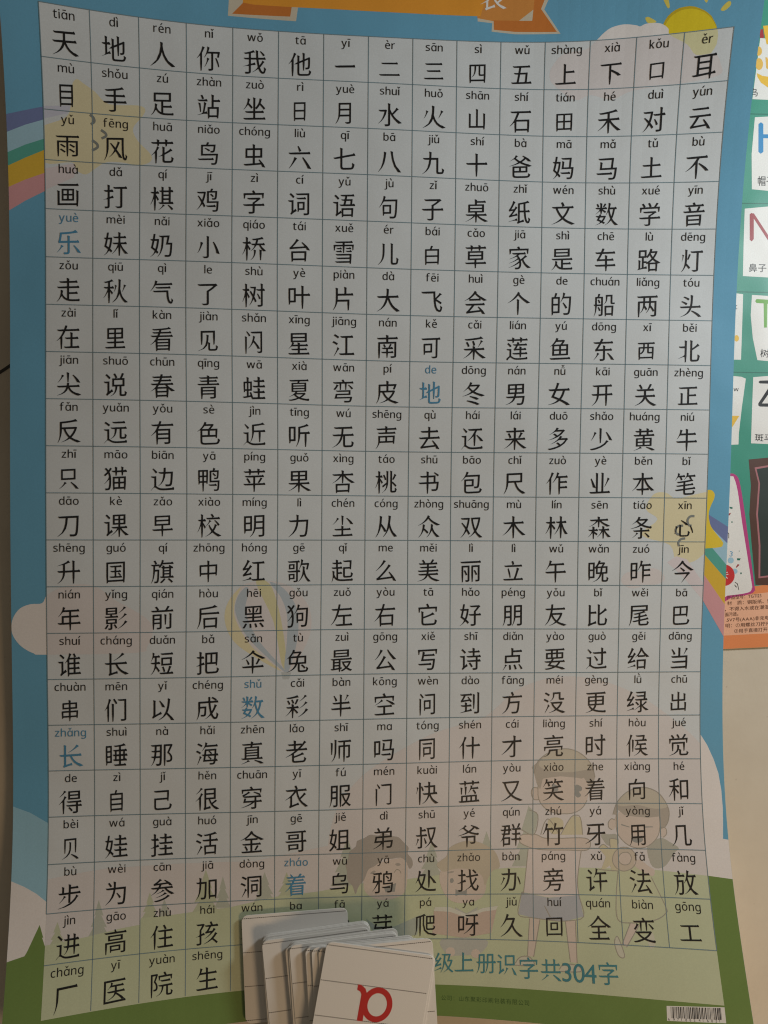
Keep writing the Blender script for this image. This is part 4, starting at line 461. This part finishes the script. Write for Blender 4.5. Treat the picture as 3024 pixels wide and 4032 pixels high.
# ================================================================== THE SETTING
def floor_material():
    m = bpy.data.materials.new('cream_floor_tile')
    m.use_nodes = True
    nt = m.node_tree; b = nt.nodes['Principled BSDF']
    b.inputs['Roughness'].default_value = .38
    tc = nt.nodes.new('ShaderNodeTexCoord')
    n = nt.nodes.new('ShaderNodeTexNoise'); n.inputs['Scale'].default_value = 9; n.inputs['Detail'].default_value = 8; n.inputs['Roughness'].default_value = .65
    v = nt.nodes.new('ShaderNodeTexVoronoi'); v.inputs['Scale'].default_value = 70
    for q in (n, v): nt.links.new(tc.outputs['Object'], q.inputs['Vector'])
    r = nt.nodes.new('ShaderNodeValToRGB')
    r.color_ramp.elements[0].position = .35; r.color_ramp.elements[1].position = .68
    r.color_ramp.elements[0].color = (.60, .53, .42, 1); r.color_ramp.elements[1].color = (.68, .61, .49, 1)
    nt.links.new(n.outputs['Fac'], r.inputs['Fac'])
    s = nt.nodes.new('ShaderNodeMath'); s.operation = 'LESS_THAN'; s.inputs[1].default_value = .055
    nt.links.new(v.outputs['Distance'], s.inputs[0])
    s2 = nt.nodes.new('ShaderNodeMath'); s2.operation = 'MULTIPLY'; s2.inputs[1].default_value = .22
    nt.links.new(s.outputs[0], s2.inputs[0])
    mx = nt.nodes.new('ShaderNodeMix'); mx.data_type = 'RGBA'
    nt.links.new(s2.outputs[0], mx.inputs['Factor']); nt.links.new(r.outputs['Color'], mx.inputs[6]); mx.inputs[7].default_value = (.30, .23, .15, 1)
    nt.links.new(mx.outputs[2], b.inputs['Base Color'])
    n2 = nt.nodes.new('ShaderNodeTexNoise'); n2.inputs['Scale'].default_value = 260; n2.inputs['Detail'].default_value = 4
    nt.links.new(tc.outputs['Object'], n2.inputs['Vector'])
    bp = nt.nodes.new('ShaderNodeBump'); bp.inputs['Strength'].default_value = .10; bp.inputs['Distance'].default_value = .001
    nt.links.new(n2.outputs['Fac'], bp.inputs['Height']); nt.links.new(bp.outputs['Normal'], b.inputs['Normal'])
    return m
FM = floor_material()
tag(link('floor', [(-4, -4, 0), (4, -4, 0), (4, 4, 0), (-4, 4, 0)], [[0, 1, 2, 3]], [FM]), kind='structure')
GM = bpy.data.materials.new('tile_grout'); GM.use_nodes = True
GM.node_tree.nodes['Principled BSDF'].inputs['Base Color'].default_value = (.030, .024, .018, 1)
jd = (Vector(JOINT[1]) - Vector(JOINT[0])).normalized(); jn = Vector((-jd.y, jd.x)); j0 = Vector(JOINT[0])
def joint_strip(c, d, n):
    return [tuple((c + d * s * 4 + n * t * .0011).to_3d() + Vector((0, 0, .0003))) for s, t in ((-1, -1), (1, -1), (1, 1), (-1, 1))]
vv = joint_strip(j0, jd, jn) + [(p[0], p[1], .0005) for p in joint_strip(j0 + jd * .36, jn, jd)]
tag(link('floor_joint', vv, [[0, 1, 2, 3], [4, 5, 6, 7]], [GM]), kind='structure')

# ================================================================== THE CHARACTER POSTER
TABLE = """tiān天 dì地 rén人 nǐ你 wǒ我 tā他 yī一 èr二 sān三 sì四 wǔ五 shàng上 xià下 kǒu口 ěr耳
mù目 shǒu手 zú足 zhàn站 zuò坐 rì日 yuè月 shuǐ水 huǒ火 shān山 shí石 tián田 hé禾 duì对 yún云
yǔ雨 fēng风 huā花 niǎo鸟 chóng虫 liù六 qī七 bā八 jiǔ九 shí十 bà爸 mā妈 mǎ马 tǔ土 bù不
huà画 dǎ打 qí棋 jī鸡 zì字 cí词 yǔ语 jù句 zǐ子 zhuō桌 zhǐ纸 wén文 shù数 xué学 yīn音
*yuè乐 mèi妹 nǎi奶 xiǎo小 qiáo桥 tái台 xuě雪 ér儿 bái白 cǎo草 jiā家 shì是 chē车 lù路 dēng灯
zǒu走 qiū秋 qì气 le了 shù树 yè叶 piàn片 dà大 fēi飞 huì会 gè个 de的 chuán船 liǎng两 tóu头
zài在 lǐ里 kàn看 jiàn见 shǎn闪 xīng星 jiāng江 nán南 kě可 cǎi采 lián莲 yú鱼 dōng东 xī西 běi北
jiān尖 shuō说 chūn春 qīng青 wā蛙 xià夏 wān弯 pí皮 *de地 dōng冬 nán男 nǚ女 kāi开 guān关 zhèng正
fǎn反 yuǎn远 yǒu有 sè色 jìn近 tīng听 wú无 shēng声 qù去 hái还 lái来 duō多 shǎo少 huáng黄 niú牛
zhī只 māo猫 biān边 yā鸭 píng苹 guǒ果 xìng杏 táo桃 shū书 bāo包 chǐ尺 zuò作 yè业 běn本 bǐ笔
dāo刀 kè课 zǎo早 xiào校 míng明 lì力 chén尘 cóng从 zhòng众 shuāng双 mù木 lín林 sēn森 tiáo条 xīn心
shēng升 guó国 qí旗 zhōng中 hóng红 gē歌 qǐ起 me么 měi美 lì丽 lì立 wǔ午 wǎn晚 zuó昨 jīn今
nián年 yǐng影 qián前 hòu后 hēi黑 gǒu狗 zuǒ左 yòu右 tā它 hǎo好 péng朋 yǒu友 bǐ比 wěi尾 bā巴
shuí谁 cháng长 duǎn短 bǎ把 sǎn伞 tù兔 zuì最 gōng公 xiě写 shī诗 diǎn点 yào要 guò过 gěi给 dāng当
chuàn串 mēn们 yǐ以 chéng成 *shǔ数 cǎi彩 bàn半 kōng空 wèn问 dào到 fāng方 méi没 gèng更 lǜ绿 chū出
*zhǎng长 shuì睡 nà那 hǎi海 zhēn真 lǎo老 shī师 ma吗 tóng同 shén什 cái才 liàng亮 shí时 hòu候 jué觉
de得 zì自 jǐ己 hěn很 chuān穿 yī衣 fú服 mén门 kuài快 lán蓝 yòu又 xiào笑 zhe着 xiàng向 hé和
bèi贝 wá娃 guà挂 huó活 jīn金 gē哥 jiě姐 dì弟 shū叔 yé爷 qún群 zhú竹 yá牙 yòng用 jǐ几
bù步 wèi为 cān参 jiā加 dòng洞 *zháo着 wū乌 yā鸦 chù处 zhǎo找 bàn办 páng旁 xǔ许 fǎ法 fàng放
jìn进 gāo高 zhù住 hái孩 wán玩 ba吧 fā发 yá芽 pá爬 ya呀 jiǔ久 huí回 quán全 biàn变 gōng工
chǎng厂 yī医 yuàn院 shēng生""".split('\n')

poster = tag(empty('character_poster', bend(7.5, 10.5)), 'large poster of Chinese characters in a ruled table, sky blue border and curled up corners', 'poster')
poster.location.z = 0
def to_local(V, o=poster):
    l = o.location
    return [(x - l.x, y - l.y, z - l.z) for x, y, z in V]
# the paper sheet, with a thickness
nu_, nv_ = 66, 98
us = [UL] + [GRID * k for k in range(-3, 63) if UL < GRID * k < UR] + [UR]
vs_ = [VT] + [GRID * k for k in range(-10, 88) if VT < GRID * k < VB] + [VB]
SV, SF, SM = [], [], []
for lift in (0., -.0003):
    for v in vs_:
        for u in us:
            SV.append(bend(u, v, lift))
A, Bn = len(us), len(vs_); off = A * Bn
for j in range(Bn - 1):
    for i in range(A - 1):
        a = j * A + i
        SF += [[a, a + A, a + 1], [a + 1, a + A, a + A + 1]]; SM += [0, 0]
        SF += [[off + a, off + a + 1, off + a + A], [off + a + 1, off + a + A + 1, off + a + A]]; SM += [1, 1]
ring = [i for i in range(A)] + [j * A + A - 1 for j in range(1, Bn)] + [(Bn - 1) * A + i for i in range(A - 2, -1, -1)] + [j * A for j in range(Bn - 2, 0, -1)]
for k in range(len(ring)):
    a, b = ring[k], ring[(k + 1) % len(ring)]
    SF.append([a, b, off + b, off + a]); SM.append(1)
link('paper_sheet', to_local(SV), SF, [ink('blue'), ink('white_back')], poster, SM)

# pictures printed round and under the table, one part per picture
PANEL = (0., 15., 0., 21.02)
parts = {}
lift_o, lift_i = .00001, .000085
clip_o = (UL + .002, UR - .002, VT + .002, VB - .002)
for part, layer, col, sm, pts in PRINTS:
    ring_ = smooth_ring(pts) if sm else pts
    if layer == 'o':
        lift_o += .0000015
        V, F = on_sheet(ring_, clip_o, lift_o)
    elif layer == 'i':
        lift_i += .0000012
        V, F = on_sheet(ring_, PANEL, lift_i)
    else:                                            # an open pencil arc
        ring_ = ribbon(catmull(pts), .05)
        V, F = on_sheet(ring_, PANEL, .000232)
    if F:
        parts.setdefault(part, Print()).add(to_local(V), F, ink(col))
for part, pts in OUTLINES:
    lift_i += .0000004
    V, F = on_sheet(ribbon(catmull(pts), .018), PANEL, lift_i + .000002)
    if F:
        parts[part].add(to_local(V), F, ink('k_line'))
for part, pr in parts.items():
    kind = part.split('#')[0]
    pr.build(kind if kind.endswith(('hill', 'meadow', 'banner')) else kind + '_picture', poster)

# the pale table panel and its ruled lines
V, F = on_sheet([(0, 0), (15, 0), (15, 21.02), (0, 21.02)], clip_o, .00008)
panel = link('character_table', to_local(V), F, [ink('panel')], poster)
LT = .00024
gl = Print()
hw = .008
def rule(u0, v0, u1, v1, col='grid', w=hw):
    d = Vector((u1 - u0, v1 - v0)).normalized() * w
    q = [(u0 - d.y, v0 + d.x), (u1 - d.y, v1 + d.x), (u1 + d.y, v1 - d.x), (u0 + d.y, v0 - d.x)]
    V, F = on_sheet(q, clip_o, LT)
    gl.add(to_local(V), F, ink(col))
for r in range(1, 21):
    rule(0, r, 15, r)
rule(0, 0, 15, 0)
for c in range(1, 15):
    rule(c, 0, c, 21 if c <= 4 else 20)
rule(0, 0, 0, 19); rule(15, 0, 15, 20)
gl.build('grid_lines', panel)
# the writing: one mesh per row
PY, CH = .240, .57
# written (not printed) proportions: narrow and low characters, width and height factors
SLIM = {}
for s, w, h in (('目日自贝', .72, .92), ('月用同问门闪', .80, .96), ('口', .72, .74), ('田白四回西', .80, .80), ('国里见巴己向中早', .86, .92), ('串只四', .80, .9), ('小乌鸟虫尘夏首半儿几', .90, .95), ('工二', .92, .76), ('一', .88, 1.), ('三', .90, .84), ('山出', .84, .88), ('正土上下', .92, .9), ('么公台', .94, .94), ('日', .70, .86), ('厂', .95, 1.05), ('句可习', .86, .95), ('心', .92, .8), ('云立五', .92, .9), ('雨', .96, .88), ('人大天木水火文女', .98, .98)):
    for c in s: SLIM[c] = (w, h)
def stamp(pr, V, F, u, v, s, mat, lift=.00028):
    pr.add(to_local([bend(u + p[0] * s, v - p[1] * s / ASPECT, lift) for p in V]), F, mat)
for r, row in enumerate(TABLE):
    pr = Print()
    for c, cell in enumerate(row.split()):
        blue = cell[0] == '*'
        cell = cell.lstrip('*')
        mat = ink('ink_blue' if blue else 'ink')
        out, w = pinyin(cell[:-1])
        for V, F in out:
            stamp(pr, V, F, c + .485 - w * PY / 2, r + .25, PY, mat)
        V, F, lo, hi = glyph(cell[-1], True)
        a, b = SLIM.get(cell[-1], (.96, .98))
        V = [(.5 + (x - .5) * a, .385 + (y - .385) * b) for x, y in V]
        stamp(pr, V, F, c + .475 - .5 * CH, r + .675 + .385 * CH, CH, mat)
    pr.build('text_row', panel)
pr = Print()
for ch, u, v in [('一', 7.4, 20.53), ('年', 8.05, 20.53)] + FOOTER:
    dig = ch.isdigit()
    V, F, lo, hi = glyph(sans(ch), not dig)
    s = .50 if not dig else .56
    stamp(pr, V, F, u - (lo + hi) / 2 * s, v + .37 * s, s, ink('ink_teal'))
pr.build('footer_text', panel)

# small print, barcode and the title on the ribbon
pr = Print()
x = 8.86
for ch in '公司：山东聚彩印刷包装有限公司':
    V, F, lo, hi = glyph(ch)
    stamp(pr, V, F, x, 21.35, .125, ink('ink_faint'), .0001)
    x += .135
pr.build('small_print', poster)
V, F = on_sheet(BARCODE, clip_o, .0001)
bc = link('barcode', to_local(V), F, [ink('tile')], poster)
pr = Print()
rng = random.Random(3)
(b0, b1, b2, b3) = [Vector(p) for p in BARCODE]
t = .07
while t < .93:
    w = rng.choice((.006, .006, .011, .017))
    q = []
    for tt, h in ((t, .05), (t + w, .05), (t + w, .80), (t, .80)):
        q.append(tuple(b0.lerp(b1, tt).lerp(b3.lerp(b2, tt), h)))
    V, F = on_sheet(q, clip_o, .00012)
    pr.add(to_local(V), F, ink('ink'))
    t += w + rng.choice((.006, .008, .013))
x = .02
for k, ch in enumerate('6971882416021'):
    V, F, lo, hi = glyph(sans(ch))
    o = b0.lerp(b1, x).lerp(b3.lerp(b2, x), .97)
    stamp(pr, V, F, o.x - lo * .07, o.y, .075, ink('ink'), .00012)
    x += .085 if k in (0, 6) else .07
pr.build('bars_and_digits', bc)
pr = Print()
V, F, lo, hi = glyph('表', True)
stamp(pr, V, F, TITLE[0][0] - .26, TITLE[0][1] + .2, .62, ink('tile'), .0001)
pr.build('title_character', poster)

# ================================================================== THE ALPHABET POSTER
EX = .62
alpha = tag(empty('alphabet_poster', (.40, .15, 0)), 'green alphabet poster with white letter tiles and a chalkboard, lying partly under the character poster', 'poster')
def flat(pr, pts, z, mat):
    V, F = fill([dedupe([tuple(p) for p in pts])])
    pr.add([(x - .40, y - .15, z) for x, y in V], F, mat)
def flat_part(name, parent, *items):
    pr = Print()
    for pts, z, k in items:
        flat(pr, pts, z, ink(k))
    o = pr.build(name, parent)
    return o
(bx0, by0), (bx1, by1) = ALPHA['bottom']
XL, XR, YT = .205, .58, .62
ybot = lambda x: by0 + (by1 - by0) * (x - bx0) / (bx1 - bx0)
Z0 = .0012
pts = [(XL, ybot(XL)), (XR, ybot(XR)), (XR, YT), (XL, YT)]
link('poster_sheet', [(x - .40, y - .15, z) for z in (Z0, Z0 - .0009) for x, y in pts], [[0, 1, 2, 3], [7, 6, 5, 4]] + [[i, i + 4, (i + 1) % 4 + 4, (i + 1) % 4] for i in range(4)], [ink('teal')], alpha)
def band(q, t):                                    # a strip across the poster along the line q, t metres either side
    (x0, y0), (x1, y1) = q
    s = (y1 - y0) / (x1 - x0)
    f = lambda x: y0 + s * (x - x0)
    return [(XL + .001, f(XL) - t), (XR - .001, f(XR) - t), (XR - .001, f(XR) + t), (XL + .001, f(XL) + t)]
fold = Print()
for q in ALPHA['folds']:
    flat(fold, band(q, .0004), Z0 + .00001, ink('teal_dark'))
fold.build('row_lines', alpha)
fb = lambda q, x: q[0][1] + (q[1][1] - q[0][1]) * (x - q[0][0]) / (q[1][0] - q[0][0])
low = [(XL + .001, ybot(XL) + .0002), (XR - .001, ybot(XR) + .0002)]
flat_part('notes_panel', alpha, (low + [(XR - .001, fb(ALPHA['redband'], XR)), (XL + .001, fb(ALPHA['redband'], XL))], Z0 + .00001, 'orange_band'),
          ([(XL + .001, fb(ALPHA['band'], XL)), (XR - .001, fb(ALPHA['band'], XR)), (XR - .001, fb(ALPHA['redband'], XR) - .006), (XL + .001, fb(ALPHA['redband'], XL) - .006)], Z0 + .00002, 'peach'))
notes_panel = [c for c in bpy.data.objects if c.name == 'notes_panel'][0]
board = flat_part('chalkboard', alpha, (ALPHA['board'], Z0 + .00003, 'board_brown'), (ALPHA['boardline'], Z0 + .00004, 'chalk_pink'), (ALPHA['boardin'], Z0 + .00005, 'board_green'))
toy = flat_part('toy_picture', alpha, (smooth_ring(ALPHA['device'], 3), Z0 + .00006, 'magenta'), (smooth_ring(ALPHA['devicein'], 3), Z0 + .00007, 'tile'), (ALPHA['ballg'], Z0 + .00008, 'paleblue'), (ALPHA['ballb'], Z0 + .00008, 'paleblue'), (ALPHA['ball'], Z0 + .00009, 'red'))
pr = Print()
for i, q in enumerate(MARKS):
    flat(pr, q, Z0 + .00010, ink('tile' if i in (9, 10, 11) else ('ink' if i in (6, 7, 8) else ('let_n' if i in (1, 3) else 'teal_dark'))))
pr.build('note_marks', toy)
TILES = {}
def letter_tile(key, *items):
    t = flat_part('letter_tile', alpha, (ALPHA[key], Z0 + .00003, 'tile'))
    TILES[key] = t
    if items:
        flat_part('letter', t, *[(q, Z0 + .00005 + .000003 * i, k) for i, (q, k) in enumerate(items)])
    return t
letter_tile('tileB', (ALPHA['Bl'][0], 'let_b'), (ALPHA['Bl'][1], 'let_b'), (ALPHA['Bl'][2], 'let_b'))
flat_part('bird_head', TILES['tileB'], (ALPHA['redbit'], Z0 + .00005, 'redbit'), (ALPHA['beak'], Z0 + .00006, 'beak'))
flat_part('bird_wing', TILES['tileB'], (ALPHA['wing'], Z0 + .00006, 'beak'))
letter_tile('tileH', *[(q, 'let_h') for q in ALPHA['H']])
letter_tile('tileN', *[(q, 'let_n') for q in ALPHA['N']])
letter_tile('tileT', *[(q, 'let_t') for q in ALPHA['T']])
letter_tile('tileZ', *[(q, 'ink') for q in ALPHA['Zl']])
letter_tile('tiles1'); letter_tile('tiles2')
flat_part('yellow_drawing', TILES['tiles1'], (ALPHA['dot'], Z0 + .00005, 'beak'))
flat_part('yellow_drawing', TILES['tiles2'], (ALPHA['tri'], Z0 + .00005, 'beak'))
def write(s, x, y, ang, width, size, bold, col, parent, name='caption'):
    items = []; cx = 0.
    for ch in s:
        if ch in ' 　':
            cx += .5 if ch == ' ' else 1.0
            continue
        V, F, lo, hi = glyph(ch if ord(ch) > 0x2000 or not ch.isalpha() or not ch.islower() else sans(ch), False, bool(bold))
        if ord(ch) > 0x2000:
            items.append((V, F, cx)); cx += 1.0
        else:
            items.append((V, F, cx - lo + .04)); cx += hi - lo + .09
    sx = min(width / cx, size * 1.25); sy = size * 1.06
    ca, sa = math.cos(ang), math.sin(ang)
    pr = Print()
    for V, F, o in items:
        q = [((p[0] + o) * sx, p[1] * sy) for p in V]
        pr.add([(x + a * ca - b * sa - .40, y + a * sa + b * ca - .15, Z0 + .00012) for a, b in q], F, ink(col))
    return pr.build(name, parent)
home = {'鸟': 'tileB', '帽子': 'tileH', '鼻子': 'tileN', '树': 'tileT', '斑马': 'tileZ', 'ow': 'tiles2', 't': 'tiles1'}
for s, x, y, ang, w, h, bold, col in ALPHA_TEXT:
    par = TILES[home[s]] if s in home else (toy if s == '3' else notes_panel)
    write(s, x, y, ang, w, h, bold, col, par, 'caption' if s in home else ('printed_number' if s == '3' else 'printed_line'))

# ================================================================== THE FLASH CARDS
CW_, CH_, CT, CR = .0770, .0790, .00058, .0045
ZB, TH = .0058, .00066
def rounded(w, h, r, n=5):
    P = []
    for cx, cy, a0 in ((w - r, -r, 0), (r, -r, 90), (r, -h + r, 180), (w - r, -h + r, 270)):
        for k in range(n + 1):
            a = math.radians(a0 + 90 * k / n)
            P.append((cx + r * math.cos(a), cy + r * math.sin(a)))
    return P
def card_mesh():
    P = rounded(CW_, CH_, CR); Q = rounded(CW_ - .0002, CH_ - .0002, CR)
    Q = [(x + .0001, y - .0001) for x, y in Q]
    n = len(P)
    V = [(x, y, 0) for x, y in Q] + [(x, y, .0001) for x, y in P] + [(x, y, CT - .0001) for x, y in P] + [(x, y, CT) for x, y in Q]
    F = [list(range(n))[::-1], [3 * n + i for i in range(n)]]
    for l in range(3):
        F += [[l * n + i, l * n + (i + 1) % n, (l + 1) * n + (i + 1) % n, (l + 1) * n + i] for i in range(n)]
    return V, F
def dashes(k):
    V, F = [], []
    if 1:
        y = -.0023 - k * .02475
        x = .0004
        while x < CW_ - .0012:
            b = len(V)
            V += [(x, y - .00025, CT + .00004), (x + .00095, y - .00025, CT + .00004), (x + .00095, y + .00025, CT + .00004), (x, y + .00025, CT + .00004)]
            F.append([b, b + 1, b + 2, b + 3])
            x += .00135
    return V, F
CARD_MAT = paper('card_stock', INK['card'], .6, .3, .12, .02, 1400.)
key_labels = {0: 'bottom flash card of the pile, its wide blank strip showing at the far left',
              16: 'white flash card with a dashed strip showing second from the left of the pile',
              26: 'white flash card whose dashed strip shows third from the left of the pile',
              32: 'white flash card showing a narrow strip fourth from the left of the pile',
              35: 'white flash card showing only a sliver fifth from the left of the pile',
              37: 'white flash card showing a sliver right beside the tilted red letter card',
              39: 'white flash card directly under the red letter card, its top right corner showing',
              41: 'top flash card with a red letter, tilted clockwise on the pile'}
CV, CF = card_mesh()
keys = {c[3]: c for c in CARDS}
lev = sorted(keys)
rc = random.Random(11)
proto = proto_lines = None
for i in range(42):
    if i in keys:
        x, y, a, _ = keys[i]
    else:
        hi_ = min(k for k in lev if k > i); lo_ = max(k for k in lev if k < i)
        f = rc.uniform(.94, 1.0) if rc.random() < .85 else rc.uniform(.80, .94)
        A_, B_ = keys[lo_], keys[hi_]
        x = A_[0] + (B_[0] - A_[0]) * f + rc.uniform(.0002, .0012); y = A_[1] + (B_[1] - A_[1]) * f - rc.uniform(.0003, .0022)
        a = A_[2] + (B_[2] - A_[2]) * f + rc.uniform(-.02, .02)
    if proto is None:
        proto = o = link('flash_card', CV, CF, [CARD_MAT])
    else:
        o = proto.copy()
        COL.objects.link(o)
    o.location = (x, y, ZB + i * TH)
    o.rotation_euler = (0, 0, a)
    tag(o, key_labels.get(i, 'plain white card inside the pile, only its thin edge showing'), 'card', 'flash cards piled on the poster')
    if i in keys:
        if proto_lines is None:
            proto_lines = [link('ruled_line', *dashes(k), [ink('card_line')], o) for k in range(4)]
        else:
            for q in proto_lines:
                d = q.copy()
                COL.objects.link(d)
                d.parent = o
    if i == 41:
        pr = Print()
        # the red printed letter: a bowl and a stem with a small flag, between the second and third lines
        cx, cy = .0425, -.0393
        R0, R1 = .0123, .0085
        n = 40
        Vr = [(cx + .88 * R0 * math.cos(6.28319 * k / n), cy + R0 * math.sin(6.28319 * k / n)) for k in range(n)]
        Vi = [(cx + .0001 + .80 * R1 * math.cos(6.28319 * k / n), cy + R1 * .96 * math.sin(6.28319 * k / n)) for k in range(n)]
        pr.add([(p[0], p[1], CT + .00006) for p in Vr + Vi], [[k, (k + 1) % n, n + (k + 1) % n, n + k] for k in range(n)], ink('card_red'))
        stem = [(x - .0042, y) for x, y in ((.0310, -.0268), (.0332, -.0268), (.0366, -.0290), (.0381, -.0320), (.0385, -.0345), (.0386, -.0520), (.0345, -.0520), (.0345, -.0335), (.0333, -.0316), (.0310, -.0306))]
        Vs, Fs = fill([stem])
        pr.add([(p[0], p[1], CT + .00009) for p in Vs], Fs, ink('card_red'))
        pr.build('red_letter', o)
